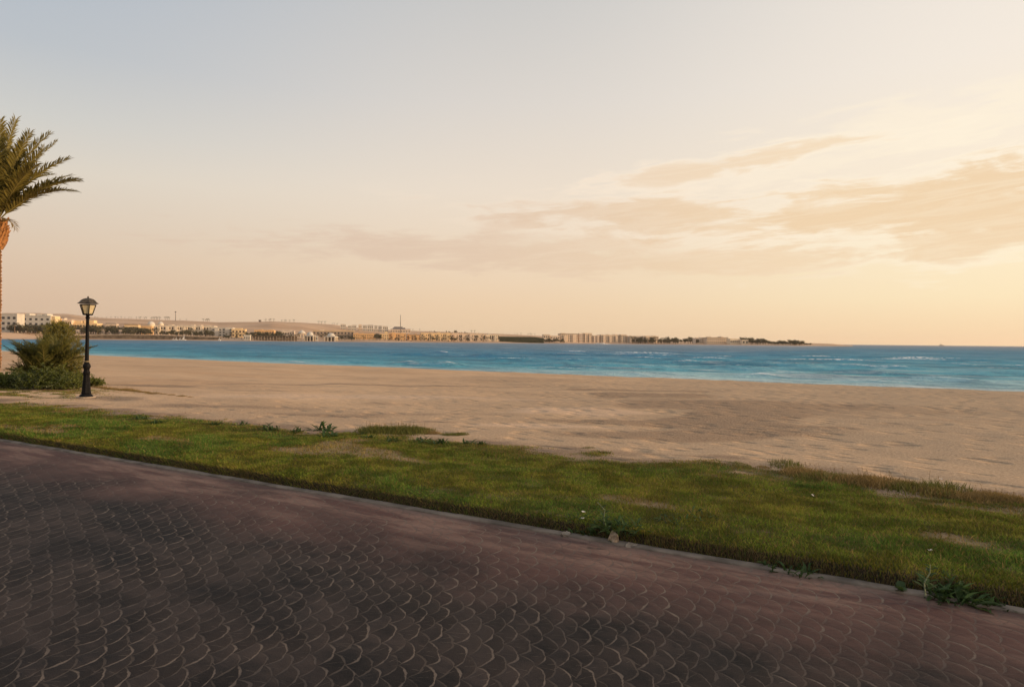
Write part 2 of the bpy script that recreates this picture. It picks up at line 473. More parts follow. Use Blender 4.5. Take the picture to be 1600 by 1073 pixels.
MAT['thatch'] = simple('thatch', (.22, .155, .09), .95)
MAT['wood'] = simple('weathered_wood', (.30, .215, .14), .9)
mg, tg, bg_ = nt('frosted_lantern_glass')
bg_.inputs['Base Color'].default_value = (.66, .55, .34, 1)
bg_.inputs['Roughness'].default_value = .35
bg_.inputs['Transmission Weight'].default_value = .25
Ng = NB(tg)
tg.links.new(Ng.mix(Ng.ss(Ng.noise(Ng.n('ShaderNodeTexCoord').outputs['Object'], 9.0, 3), .3, .7), (.50, .42, .26), (.74, .62, .40)), bg_.inputs['Base Color'])
MAT['lampglass'] = mg


# ------------------------------------------------------------------ mesh helpers
class MB:
    def __init__(s): s.v = []; s.f = []; s.mi = []; s.k = 0
    def add(s, vs, fs, mi=0):
        o = len(s.v)
        s.v.extend([tuple(x) for x in vs]); s.f.extend([tuple(i + o for i in f) for f in fs]); s.mi.extend([mi] * len(fs))
    def box(s, c, d, mi=0):
        cx, cy, cz = c; dx, dy, dz = d[0]/2, d[1]/2, d[2]/2
        vs = [(cx+a*dx, cy+b*dy, cz+e*dz) for a in (-1, 1) for b in (-1, 1) for e in (-1, 1)]
        s.add(vs, [(0,1,3,2),(4,6,7,5),(0,4,5,1),(2,3,7,6),(0,2,6,4),(1,5,7,3)], mi)
    def lathe(s, prof, n=16, c=(0,0,0), rot=0.0, mi=0, caps=True):
        vs = []; fs = []
        for (r, z) in prof:
            for k in range(n):
                a = 2*PI*k/n + rot
                vs.append((c[0]+r*math.cos(a), c[1]+r*math.sin(a), c[2]+z))
        for i in range(len(prof)-1):
            for k in range(n):
                k2 = (k+1) % n
                fs.append((i*n+k, i*n+k2, (i+1)*n+k2, (i+1)*n+k))
        if caps:
            fs.append(tuple(range(n-1, -1, -1)))
            fs.append(tuple((len(prof)-1)*n+k for k in range(n)))
        s.add(vs, fs, mi)
    def tube(s, pts, rs, n=6, mi=0):
        pts = [Vector(p) for p in pts]; vs = []; fs = []
        for i, p in enumerate(pts):
            d = (pts[min(i+1, len(pts)-1)] - pts[max(i-1, 0)]).normalized()
            a = d.orthogonal().normalized() if abs(d.z) > .95 else d.cross(Vector((0,0,1))).normalized()
            b = d.cross(a)
            r = rs[i] if hasattr(rs, '__len__') else rs
            for k in range(n):
                t = 2*PI*k/n
                vs.append(p + a*math.cos(t)*r + b*math.sin(t)*r)
        for i in range(len(pts)-1):
            for k in range(n):
                k2 = (k+1) % n
                fs.append((i*n+k, i*n+k2, (i+1)*n+k2, (i+1)*n+k))
        fs.append(tuple(range(n-1, -1, -1))); fs.append(tuple((len(pts)-1)*n+k for k in range(n)))
        s.add(vs, fs, mi)
    def build(s, name, mats, parent=None, smooth=False):
        me = bpy.data.meshes.new(name)
        me.from_pydata(s.v, [], s.f)
        if not isinstance(mats, (list, tuple)): mats = [mats]
        for m in mats: me.materials.append(m)
        if len(mats) > 1: me.polygons.foreach_set('material_index', s.mi)
        if smooth: me.polygons.foreach_set('use_smooth', [True]*len(me.polygons))
        me.update()
        o = bpy.data.objects.new(name, me); COL.objects.link(o)
        if parent: o.parent = parent
        return o


def np_mesh(name, V, Fc, mat, attrs=None, smooth=False, parent=None):
    """V (n,3); Fc (m,k) with constant k"""
    me = bpy.data.meshes.new(name)
    V = np.ascontiguousarray(V, np.float32); Fc = np.ascontiguousarray(Fc, np.int32)
    me.vertices.add(len(V)); me.vertices.foreach_set('co', V.ravel())
    k = Fc.shape[1]
    me.loops.add(Fc.size); me.loops.foreach_set('vertex_index', Fc.ravel())
    me.polygons.add(len(Fc))
    me.polygons.foreach_set('loop_start', np.arange(0, Fc.size, k, dtype=np.int32))
    me.update(calc_edges=True)
    if smooth: me.polygons.foreach_set('use_smooth', np.ones(len(Fc), bool))
    for nm, (ty, data) in (attrs or {}).items():
        a = me.attributes.new(nm, ty, 'POINT')
        key = {'FLOAT': 'value', 'FLOAT_VECTOR': 'vector', 'FLOAT_COLOR': 'color'}[ty]
        a.data.foreach_set(key, np.ascontiguousarray(data, np.float32).ravel())
    me.materials.append(mat)
    o = bpy.data.objects.new(name, me); COL.objects.link(o)
    if parent: o.parent = parent
    return o


def grid_faces(nr, nc):
    i = np.arange(nr-1)[:, None] * nc + np.arange(nc-1)[None]
    i = i.ravel()
    return np.stack([i, i+1, i+nc+1, i+nc], 1)


def tag(o, label=None, cat=None, group=None, kind=None):
    if label: o['label'] = label
    if cat: o['category'] = cat
    if group: o['group'] = group
    if kind: o['kind'] = kind
    return o


def root(name, loc, label, cat, group=None, rz=0.0):
    o = bpy.data.objects.new(name, None); COL.objects.link(o)
    o.location = loc; o.rotation_euler = (0, 0, rz); o.empty_display_size = .2
    return tag(o, label, cat, group)


def dup(o, loc, rz=0.0, sc=1.0, label=None, group=None, cat=None):
    c = o.copy(); COL.objects.link(c)
    c.location = loc; c.rotation_euler = (0, 0, rz)
    c.scale = (sc, sc, sc) if not hasattr(sc, '__len__') else sc
    for ch in list(o.children):
        d = ch.copy(); COL.objects.link(d); d.parent = c
        for g in list(ch.children):
            e = g.copy(); COL.objects.link(e); e.parent = d
    return tag(c, label, cat, group)


# ------------------------------------------------------------------ road, kerb, ground, sea
DAMP_SCARP_SHADE = [(1020, 617, 90, 4.5, 1.0), (1100, 635, 140, 12, 1.0), (1250, 637, 90, 3.5, 1.0), (1140, 662, 110, 14, .9), (1110, 692, 210, 12, .65), (960, 671, 130, 4, .75),
        (1000, 703, 140, 7, .5), (1380, 650, 220, 22, .35), (620, 604, 360, 1.2, .5), (980, 609, 160, 2.0, .5), (400, 619, 120, 1.0, .55), (240, 609, 80, 1.6, .7), (560, 646, 150, 4, .30),  # the long thin left streak paints a scarp shadow among the damp stains
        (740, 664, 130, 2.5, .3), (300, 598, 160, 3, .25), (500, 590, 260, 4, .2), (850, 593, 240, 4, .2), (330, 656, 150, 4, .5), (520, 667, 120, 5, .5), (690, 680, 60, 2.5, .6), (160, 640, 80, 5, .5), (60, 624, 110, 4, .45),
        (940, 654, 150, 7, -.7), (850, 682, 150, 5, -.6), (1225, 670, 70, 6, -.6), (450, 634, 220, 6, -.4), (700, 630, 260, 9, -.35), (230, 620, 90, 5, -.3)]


def build_ground():
    # road sheet
    qq = np.array([-40., 60.]); sv = np.array([-45., -.04])
    V = []; A = []
    for s_ in sv:
        for q_ in qq:
            x, y = qs2xy(q_, s_); V.append((x, y, 0.0)); A.append((q_, s_, 0))
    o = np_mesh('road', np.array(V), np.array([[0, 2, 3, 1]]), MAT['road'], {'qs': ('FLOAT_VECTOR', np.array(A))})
    tag(o, kind='structure')
    # kerb strip: real little step with worn edge
    q = np.arange(-40, 60, .07); n = len(q)
    jit = (fbm(q*3, q*0+1.1, 3, 2)-.5)
    prof = [(-.040, -.02, 0), (-.036, .008, .6), (-.026, .013, .4), (.045, .014, .3), (.06, .012, .6), (.064, -.03, 0)]
    V = []
    for (s0, z0, w) in prof:
        x, y = qs2xy(q, s0 + jit*.035*(w > 0))
        V.append(np.stack([x, y, z0 + jit*.012*w], 1))
    o = np_mesh('kerb', np.concatenate(V), grid_faces(len(prof), n), MAT['kerb'], None)
    tag(o, kind='structure')
    # beach and turf bed, one sheet from the kerb into the water
    q = np.concatenate([-np.geomspace(400, 6, 60), np.arange(-5.8, 26, .10), np.geomspace(26.2, 420, 130)])
    s = np.concatenate([[.05, .07, .10, .13, .17, .22], np.arange(.3, 5, .10), np.arange(5.1, 16, .22), np.arange(16.3, 36, .5)])
    u = np.linspace(0, 1, 50)[1:]
    Q = np.tile(q, (len(s)+len(u), 1))
    Sg = np.repeat(s[:, None], len(q), 1)
    sh = S_shore(q)
    Su = 36 + u[:, None] * (sh + 14 - 36)[None]
    Sg = np.concatenate([Sg, Su])
    Z = ground_z(Q, Sg)
    X, Y = qs2xy(Q, Sg)
    ed = lawn_edge(Q)
    nz = fbm(Q*1.6, Sg*1.6, 4, 31)
    lawn = (1 - sstep(Sg + (nz-.5)*1.2, ed-.30, ed+.10))
    lawn *= 1 - .45*sstep(fbm(Q*.75, Sg*1.3, 3, 41), .67, .78)*sstep(Sg, .25, .5)
    sand_tone = np.zeros_like(Q); wq_ = (fbm(Q*.5, Sg*1.1, 4, 131)-.5); wq2 = (fbm(Q*.13, Sg*.25, 3, 133)-.5)
    for (cx, cy, wx, wy, st) in DAMP_SCARP_SHADE:
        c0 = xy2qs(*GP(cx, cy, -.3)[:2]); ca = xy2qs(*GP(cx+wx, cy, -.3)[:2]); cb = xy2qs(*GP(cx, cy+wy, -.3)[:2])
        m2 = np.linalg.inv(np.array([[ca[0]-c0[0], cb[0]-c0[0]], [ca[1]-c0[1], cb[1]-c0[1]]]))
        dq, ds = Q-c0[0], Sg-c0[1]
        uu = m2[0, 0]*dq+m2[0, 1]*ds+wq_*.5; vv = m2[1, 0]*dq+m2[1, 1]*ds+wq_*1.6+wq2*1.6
        sand_tone += st*np.exp(-(uu**2)**1.4-(vv**2)**1.2)
    earth = sstep(Sg, ed-.9, ed-.1)*(1-sstep(Sg+(fbm(Q*1.1, Sg*2.2, 4, 61)-.5)*1.6, ed+.15, ed+1.0))
    wet = sstep(Sg, S_shore(Q)-5.5, S_shore(Q)-1.5)
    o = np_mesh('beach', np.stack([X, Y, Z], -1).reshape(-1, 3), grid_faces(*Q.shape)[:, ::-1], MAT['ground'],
                {'qs': ('FLOAT_VECTOR', np.stack([Q, Sg, 0*Q], -1)), 'lawn': ('FLOAT', lawn), 'wet': ('FLOAT', wet), 'sand_tone': ('FLOAT', sand_tone), 'earth': ('FLOAT', earth)}, True)
    tag(o, kind='structure')
    # seabed / land under everything out to the horizon
    mb = MB(); mb.add([(-14000, -200, -6), (14000, -200, -6), (14000, 14000, -6), (-14000, 14000, -6)], [(0, 1, 2, 3)])
    tag(mb.build('seabed', MAT['dune']), kind='structure')
    # the sea: polar sheet with swell
    ang = np.radians(np.linspace(-72, 66, 620)); r = np.geomspace(22, 12500, 1050)
    Rr, An = np.meshgrid(r, ang, indexing='ij')
    X = Rr*np.sin(An); Y = Rr*np.cos(An)
    Q, Sg = xy2qs(X, Y)
    dsh = Sg - S_shore(np.clip(Q, -390, 390))
    warp = (fbm(Q*.02, Sg*.03, 3, 51)-.5)*22
    amp = sstep(dsh, -1, 10) * (1 - sstep(Rr, 500, 1100))
    z = np.zeros_like(X)
    for (lam, a, dirq, sd) in [(15., .055, .10, 1), (9., .045, -.18, 2), (6.1, .035, .33, 3), (4.2, .022, -.4, 4)]:
        ph = 2*PI*(Sg + warp*(.5+.5*lam/15) + dirq*Q)/lam
        w = np.sin(ph); w = np.where(w > 0, w**1.6, -np.abs(w)**.8*.8)
        z += a * w * (.35 + 1.3*fbm(Q*.05, Sg*.08, 2, 60+sd)) * (1 - sstep(Rr, lam*22, lam*42))
    # small spilling crests off the right-hand beach
    br = np.zeros_like(X)
    for (s0, q0, wq, a) in [(13, -3, 9, .20), (24, -22, 13, .26), (26, 6, 10, .24), (38, 10, 16, .26), (18, 22, 10, .16), (33, -48, 14, .25), (52, 20, 14, .25), (58, -40, 24, .28), (45, 62, 22, .2), (70, 50, 25, .22), (9, 45, 14, .13)]:
        dd = dsh - s0 - warp*.25 - (fbm(Q*.2, Q*0+s0, 2, 70)-.5)*3
        e = np.exp(-((Q-q0)/wq)**2) * (.5 + .9*vnoise(Q*.25, Q*0+s0, 3))
        cr = np.where(dd < 0, np.exp(-(dd/.7)**2), np.exp(-(dd/2.2)**2)) * e
        z += 1.5*a*cr; br = np.maximum(br, np.clip(cr*1.1, 0, 1) * (dd > -.8) * sstep(vnoise(Q*.3, Sg*.2, 9), .45, .7))
    crest = np.zeros_like(X); rc = np.random.default_rng(12)
    near = (dsh > 0) & (dsh < 130) & (Q > -75) & (Q < 95)
    qn, dn = Q[near], dsh[near]+warp[near]*.15; cz = np.zeros_like(qn); cc = np.zeros_like(qn); jag = (vnoise(qn*.9, qn*0, 14)-.5)*1.0+(vnoise(qn*.22, qn*0, 15)-.5)*3
    for k in range(150):
        q0 = rc.uniform(-70, 45)+(rc.random() < .25)*45; s0 = 4+110*rc.random()**1.3; wq = rc.uniform(1.2, 4.5)*(1+s0/90)
        dd = dn-s0-jag; e = np.exp(-((qn-q0)/wq)**2); cr = np.where(dd < 0, np.exp(-(dd/.55)**2), np.exp(-(dd/1.6)**2))*e
        cz += cr*rc.uniform(.08, .22)*(1+s0/120); w = rc.random()**1.4
        cc = np.maximum(cc, w*e*np.exp(-((dd-.35)/(.30+s0/160))**2))
    z[near] += cz; crest[near] = cc
    z = -1.0 + z*amp
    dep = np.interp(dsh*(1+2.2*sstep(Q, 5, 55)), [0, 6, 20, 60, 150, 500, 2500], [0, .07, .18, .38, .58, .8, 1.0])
    foam = np.clip(br*1.0 + .40*(1-sstep(dsh, .3, 2.2)) + .55*(1-sstep(dsh, 14, 75))*sstep(-Q, -50, 0), 0, 1)
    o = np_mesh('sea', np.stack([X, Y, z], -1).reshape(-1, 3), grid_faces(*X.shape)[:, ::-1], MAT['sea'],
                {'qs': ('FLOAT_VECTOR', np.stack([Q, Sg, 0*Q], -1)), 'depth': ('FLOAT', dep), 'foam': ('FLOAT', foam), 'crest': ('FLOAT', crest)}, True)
    tag(o, kind='structure')


build_ground()

# ------------------------------------------------------------------ the far shore
FX = [-300, 0, 120, 200, 400, 600, 820, 1060, 1260, 1330]
FZ = [520, 640, 700, 715, 740, 800, 950, 1000, 950, 940]
PXp = [-300, 0, 100, 200, 330, 380, 480, 600, 820, 1060, 1200, 1260, 1330]
PZp = [7, 6, 5.2, 4.6, 3.4, 1.6, 1.0, 1.5, 1.2, 1.1, .9, .6, -.7]
SKX = [-300, 0, 60, 110, 140, 200, 260, 290, 310, 340, 400, 425, 470, 520, 540, 570, 620, 700, 780, 830, 900, 1000, 1160, 1260, 1300, 1330]
SKY = [486, 491.5, 492, 493, 497.5, 498.3, 500, 501, 502, 503.4, 502.8, 502, 504, 507, 510, 513, 516, 518.5, 521.5, 524, 527.5, 530, 533.6, 535.8, 537, 540]


def Zs(px):
    return smooth_interp(px, FX, FZ)


def far_z(px, de):
    px = np.asarray(px, float); de = np.asarray(de, float)
    zs = Zs(px); zp = np.interp(px, PXp, PZp)
    Zc = zs + 650
    zc = H + (hor(px) - np.interp(px, SKX, SKY))/F*Zc
    zc = np.maximum(zc, zp + .2)
    z1 = np.interp(de, [-10, 0, 8], [-2.2, -1.05, -.55])
    z2 = -.55 + (zp+.55)*sstep(de, 8, 46)
    t = np.clip((de-46)/(650-46), 0, 1)
    z3 = zp + (zc-zp)*(.35*t + .65*t*t*(3-2*t))
    X = (px-800)/F*(zs+de)
    bump = (fbm(X*.0045, de*.006, 4, 81)-.5)*(zc-zp)*.60*np.sin(PI*t)
    z = np.where(de < 8, z1, np.where(de < 46, z2, z3 + bump))
    z = np.where(de > 650, zc - (de-650)*.02*np.maximum(zc, 0)*.3, z)
    return z


def far_pt(px, de, dz=0.0):
    z = float(far_z(px, de)); Z = float(Zs(px)) + de
    return Vector(((px-800)/F*Z, Z, z+dz))


def build_far_land():
    px = np.arange(-300, 1334, 3.0)
    de = np.concatenate([[-12, -5, 0, 3, 8, 14, 22, 30, 38, 46], np.arange(60, 650, 18), [650, 680, 760, 900]])
    D, X0 = np.meshgrid(de, px, indexing='ij')
    z = far_z(X0, D)
    Z = Zs(X0) + D
    V = np.stack([(X0-800)/F*Z, Z, z], -1).reshape(-1, 3)
    o = np_mesh('desert_hills', V, grid_faces(*D.shape)[:, ::-1], MAT['dune'], None, True)
    tag(o, kind='structure')
    # fainter ridge far inland
    px = np.arange(-400, 340, 6.0); zz = []
    Zr = 2900.0
    top = np.interp(px, [-400, 0, 40, 80, 105, 130, 160, 340], [484, 489, 488.5, 490.5, 490, 493, 497, 506]) + (fbm(px*.05, px*0, 3, 9)-.5)*2
    zt = H + (hor(px)-top)/F*Zr
    rows = []
    for k, (dz, f) in enumerate([(-500, 0.0), (-250, .55), (0, 1.0), (300, .5)]):
        Zk = Zr + dz
        rows.append(np.stack([(px-800)/F*Zk, 0*px+Zk, zt*f - (1-f)*3 + (fbm(px*.08, px*0+k, 3, 4)-.5)*12*(f < 1)], 1))
    o = np_mesh('inland_ridge', np.concatenate(rows), grid_faces(4, len(px))[:, ::-1], MAT['dune'], None, True)
    tag(o, kind='structure')


build_far_land()


def zat(px, py, Z):
    return H + (hor(px) - py)/F*Z


_win_cache = {}


def window_mesh(w, h, arch):
    key = (round(w, 1), round(h, 1), arch)
    if key in _win_cache: return _win_cache[key]
    mb = MB()
    pts = [(-w/2, 0), (w/2, 0)]
    if arch:
        pts += [(w/2*math.cos(a), h - w/2 + w/2*math.sin(a)) for a in np.linspace(0, PI, 9)]
    else:
        pts += [(w/2, h), (-w/2, h)]
    n = len(pts)
    vs = [(x, -.09, z) for x, z in pts] + [(x, .30, z) for x, z in pts]
    fs = [tuple(range(n)), tuple(range(2*n-1, n-1, -1))] + [(i, i+n, (i+1) % n+n, (i+1) % n) for i in range(n)]
    mb.add(vs, fs)
    me = bpy.data.meshes.new('window'); me.from_pydata(mb.v, [], mb.f); me.materials.append(MAT['arch_dark'] if arch else MAT['glass_far'])
    _win_cache[key] = me
    return me


def building(name, label, cat, a, b, top, de, mat, rows=0, cols=0, arch=False, depth=None, roof=None, group=None, wh=(.42, .5), rz=.22, parapet=True, ground_off=0.0, extras=(), win_top=.92):
    """a, b photo columns of the facade, top photo row of the roofline, de metres behind the waterline"""
    pc = (a+b)/2; Z = float(Zs(pc)) + de
    w = (b-a)/F*Z
    base = min(float(far_z(x, de + k)) for x in (a, pc, b) for k in (0, 12)) + ground_off
    h = zat(pc, top, Z) - base
    r = root(name, ((pc-800)/F*Z, Z, base), label, cat, group, rz)
    dp = depth or max(8, min(w*.6, 18))
    mb = MB(); mb.box((0, dp/2, (h-.6)/2 - .5), (w, dp, h-.6+1.0)); mb.build('wall', mat, r)
    mb = MB()
    mb.box((0, dp/2, h-.35), (w+.5, dp+.5, .5))
    if parapet:
        for k in (-1, 1): mb.box((k*(w/2+.08), dp/2, h+.05), (.3, dp+.46, .3))
        mb.box((0, -.08, h+.06), (w-.2, .3, .32))
    mb.build('roof', roof or mat, r)
    if rows and cols:
        fh = (h-.8)*win_top/rows
        cw = w/cols
        me = window_mesh(cw*wh[0], fh*wh[1], arch)
        for i in range(rows):
            for k in range(cols):
                o = bpy.data.objects.new('window', me); COL.objects.link(o); o.parent = r
                o.location = (-w/2 + cw*(k+.5), 0, fh*(i + .28) + (h-.8)*(1-win_top)*.5)
    if rows >= 3 and cols >= 4 and rz > .1 or name == 'hotel' and cols >= 6:
        nb = max(2, cols//3)
        for k in range(nb):
            mb = MB(); bw = w/nb*.34; bh = h*(.80+.16*((k*7+int(a)) % 3)/2)
            mb.box((0, -.55, bh/2-.5), (bw, 1.5, bh+.8)); o = mb.build('bay', mat, r); o.location = (-w/2+w*(k+.5)/nb, 0, 0)
    if cols >= 5 and not extras and h > 5:
        rb = random.Random(int(a*7)); ex = []
        for k in range(max(2, cols//3)):
            x0 = a+(b-a)*(k+rb.uniform(.1, .5))/max(2, cols//3); ex.append(('roof_box', x0, x0+(b-a)/max(2, cols//3)*rb.uniform(.25, .5), top-rb.uniform(.3, 1.6), 1, mat))
        extras = ex
    for (nm, x0, x1, y1, dep, mt) in extras:      # roof boxes / steps given in photo columns and rows
        ww = (x1-x0)/F*Z; hh = zat((x0+x1)/2, y1, Z) - base
        mb = MB(); mb.box((((x0+x1)/2-pc)/F*Z, dp*.4+dep, hh/2-.2), (ww, dp*.6, hh+.4)); mb.build(nm, mt, r)
    return r


def dome_prof(R, n=9, point=0.0, sq=1.0):
    p = [(R*math.cos(t), R*sq*math.sin(t)) for t in np.linspace(0, PI/2*.97, n)]
    p.append((.02*R, R*sq*1.02 + point))
    return p


W_, CR, YE, ORA, TA, PT_ = (MAT[k] for k in ('white', 'cream', 'yellow', 'orange', 'tan', 'pinktan'))
building('villa', 'white flat-roofed three-storey block at the far left edge of the shore', 'building', 1, 26, 490.2, 58, W_, 3, 3, rz=.03, wh=(.5, .45), extras=[('stair_tower', 15, 25, 489.9, 5, CR)])
building('apartment_building', 'long white apartment block with square windows and roof boxes, second from the left edge', 'building', 27, 77, 493, 92, W_, 3, 6, wh=(.42, .42), rz=.10,
         extras=[('roof_box', 36, 41, 489.5, 5, W_), ('roof_box', 52, 58, 490.4, 5, W_), ('roof_box', 63, 67, 489.8, 5, W_), ('sunlit_end_wall', 76, 82, 494, 0, YE)])  # yellow end block paints the sunlit side of the white building
building('house', 'small orange-brown house just right of the long white apartment block', 'house', 83, 91, 497, 120, ORA, 2, 3, roof=MAT['brownroof'])
building('house', 'low grey-roofed house behind the feathery bush top', 'house', 91.5, 100, 496, 175, PT_, 1, 4, roof=MAT['greyroof'])
building('house', 'small brown house left of the stepped yellow villa', 'house', 102, 111, 500, 130, TA, 2, 3)
building('villa', 'stepped yellow villa seen right behind the lamp post', 'building', 113, 149, 505, 130, YE, 2, 9, extras=[('upper_storey', 114, 126, 501, 2, YE), ('upper_storey', 128, 142, 500, 4, YE)])
building('house', 'flat dark-roofed pavilion among the palms right of the lamp', 'house', 166, 181, 505.2, 110, TA, 1, 5, roof=MAT['greyroof'])
building('house', 'low yellow building with a dark roof behind the palm belt', 'house', 195, 215, 507, 110, YE, 1, 7, roof=MAT['brownroof'])
building('pavilion', 'bright orange block below the two cream domes', 'building', 221, 236, 509.5, 80, ORA, 1, 4, arch=True)


def dome_house(a, b, top, de, label):
    pc = (a+b)/2; Z = float(Zs(pc)) + de; R = (b-a)/2/F*Z
    base = float(far_z(pc, de)); h = zat(pc, top, Z) - base
    r = root('domed_building', ((pc-800)/F*Z, Z, base), label, 'building', 'cream domes behind the palms')
    mb = MB(); mb.lathe([(R*1.04, -.6), (R*1.04, h-R*1.02), (R*1.1, h-R*1.0), (R*1.1, h-R*.94), (R, h-R*.93)], 20); mb.build('drum', CR, r)
    mb = MB(); mb.lathe(dome_prof(R*.99, 10, .6), 20, (0, 0, h-R*.98)); mb.build('dome', W_, r, True)


dome_house(230.5, 241.5, 502, 120, 'larger cream dome above the orange block')
dome_house(247, 255, 502.6, 130, 'smaller cream dome at the left end of the long arcaded hotel')
building('hotel', 'long cream hotel wing with a row of arched windows above the trees', 'hotel', 246, 331, 508.8, 105, CR, 2, 22, arch=True, wh=(.5, .62), roof=W_)
building('hotel', 'taller white hotel block with three rows of square windows', 'hotel', 331.4, 362, 511.6, 98, W_, 3, 6, wh=(.5, .5))
building('hotel', 'yellow gatehouse with round arches at the right end of the white hotel', 'hotel', 362.4, 382.5, 514.2, 90, YE, 2, 4, arch=True, wh=(.5, .6), extras=[('corner_tower', 367, 377, 512.6, 1, YE)])
building('beach_kiosk', 'small white beach kiosk left of the long pergola', 'kiosk', 381, 390.5, 523.4, 18, W_, 1, 3, depth=6)
building('house', 'orange two-storey house behind the left half of the pergola', 'house', 398, 427, 515.8, 90, ORA, 2, 8)
building('house', 'whitish flat-roofed house behind the right half of the pergola', 'house', 438, 459, 517, 80, PT_, 2, 6, roof=W_)
building('large_hall', 'wide hall with a dark front and a sunlit yellow roof edge behind the domed pavilions', 'building', 490, 552, 516.6, 105, MAT['darkfront'], 2, 12, roof=YE, extras=[('roof_box', 500, 506, 515.3, 2, W_)])  # yellow roof material paints the sunlight on the roof edge
building('arcade_building', 'orange arcaded building right of the dark-fronted hall', 'building', 552.5, 586, 521.2, 80, ORA, 2, 10, arch=True)
building('tower_house', 'yellow house with a small stepped tower', 'house', 594, 607, 521.5, 80, YE, 2, 4, arch=True, extras=[('tower', 601, 605.5, 517.8, 1, YE)])
building('hotel', 'orange hotel wing below the grey roofs and the tall mast', 'hotel', 608, 634, 520.6, 75, ORA, 2, 8, arch=True)
building('hotel', 'dark-roofed orange hotel wing in the middle of the palm belt', 'hotel', 636, 657, 522.6, 70, ORA, 2, 6, roof=MAT['brownroof'])
building('hotel', 'long sand-yellow hotel wing behind dense palms', 'hotel', 658, 705, 520.4, 78, YE, 2, 14, arch=True)
building('hotel', 'long tan hotel wing with the pair of dark treetops above its right end', 'hotel', 705.5, 754, 521, 72, TA, 2, 14, arch=True)
building('hotel', 'cream arcade pavilion at the left end of the green hedge', 'hotel', 755, 781, 522.6, 62, CR, 1, 8, arch=True, wh=(.55, .7), extras=[('roof_box', 763, 768, 521.2, 2, W_)])
for (a, b, top, lab) in [(532, 540, 506.6, 'white cube villa at the top left of the slope, highest of its row'), (543.5, 549, 508.6, 'narrow white villa second from the left on the slope'),
                         (550, 556.5, 507.8, 'white villa third from the left on the slope'), (560, 565, 507.4, 'brown-shuttered villa left of the grey roof on the slope'),
                         (566.5, 573, 508.2, 'white villa with a dark parapet in the middle of the slope'), (574, 583, 508, 'wide grey-roofed villa in the middle of the slope'),
                         (585, 589.5, 508.8, 'slim white villa right of the wide grey-roofed one'), (591, 596.5, 509, 'white villa second from the right on the slope'), (598, 606, 509.6, 'rightmost white villa beside the grey stepped building')]:
    building('hill_villa', lab, 'house', a, b, top, 430, TA if 'brown' in lab else W_, 2, 3, group='white villas on the slope', roof=MAT['greyroof'] if ('grey-roofed' in lab or 'dark' in lab) else None, depth=9, ground_off=-1)
building('large_building', 'blue-grey stepped building on the ridge below the tall mast', 'building', 611, 641, 514, 420, PT_, 1, 12, roof=MAT['greyroof'], ground_off=-1,
         extras=[('upper_storey', 614, 633, 511.8, 1, MAT['greyroof']), ('roof_deck', 616, 629, 510.2, 2, MAT['greyroof'])])
RT = [(849, 859, 522.6, TA, 2, 3, 'square tan tower house at the right end of the hedge'), (860, 875, 524.6, PT_, 2, 4, 'low tan block between the hedge and the big tan hotel'),
      (876, 904, 521.4, TA, 4, 8, 'big tan hotel block with a dark roof line, left of the two high towers'), (905, 910.5, 521, PT_, 4, 2, 'narrow shaded tower squeezed between two big tan blocks'),
      (911, 925, 520.4, TA, 4, 4, 'highest tan tower block on the right part of the shore'), (925.5, 937, 523.8, PT_, 3, 4, 'mid-height tan block above the white motorboat'),
      (938, 969, 523.2, TA, 3, 9, 'long tan hotel just right of the white motorboat'), (969.5, 979, 522.8, TA, 3, 3, 'tan corner tower at the right end of the long tan hotel'),
      (980, 1003, 525, PT_, 3, 7, 'tan wing with balconies among palms, right of the corner tower'), (1004, 1030, 525.2, TA, 3, 8, 'last tan hotel wing before the dark trees'),
      (1086, 1102, 528.4, PT_, 2, 5, 'grey-tan house between two clumps of dark trees'), (1103, 1139, 527.6, TA, 2, 10, 'low long tan building with a dark roof near the point'),
      (1140, 1157, 529.4, CR, 1, 5, 'small pale house left of the cube-shaped one on the point'), (1159, 1170, 530.8, CR, 1, 2, 'pale cube-shaped house nearest the tip of the point')]
for (a, b, top, mt, ro, co, lab) in RT:
    building('hotel' if ro > 2 else 'house', lab, 'building', a, b, top, 40 if ro > 1 else 30, mt, ro, co, roof=MAT['brownroof'] if 'dark roof' in lab else None, wh=(.5, .5))


# pointed tent, domed pavilions, pergola
def tent(a, b, top, ybase, de, label):
    pc = (a+b)/2; Z = float(Zs(pc))+de; R = (b-a)/2/F*Z
    base = float(far_z(pc, de)); h = zat(pc, top, Z)-base; e = zat(pc, ybase, Z)-base
    r = root('tent_pavilion', ((pc-800)/F*Z, Z, base), label, 'pavilion')
    mb = MB(); mb.lathe([(R, e), (R*.72, e+(h-e)*.42), (R*.35, e+(h-e)*.72), (.1, h)], 16); mb.build('roof', W_, r, True)
    for k in range(8):
        t_ = 2*PI*k/8; mb = MB(); mb.lathe([(.3, -.5), (.3, e+.1)], 8, (R*.86*math.cos(t_), R*.86*math.sin(t_), 0)); mb.build('column', CR, r)


tent(465, 478, 515.2, 521, 75, 'white tent-shaped roof left of the domed pavilions')


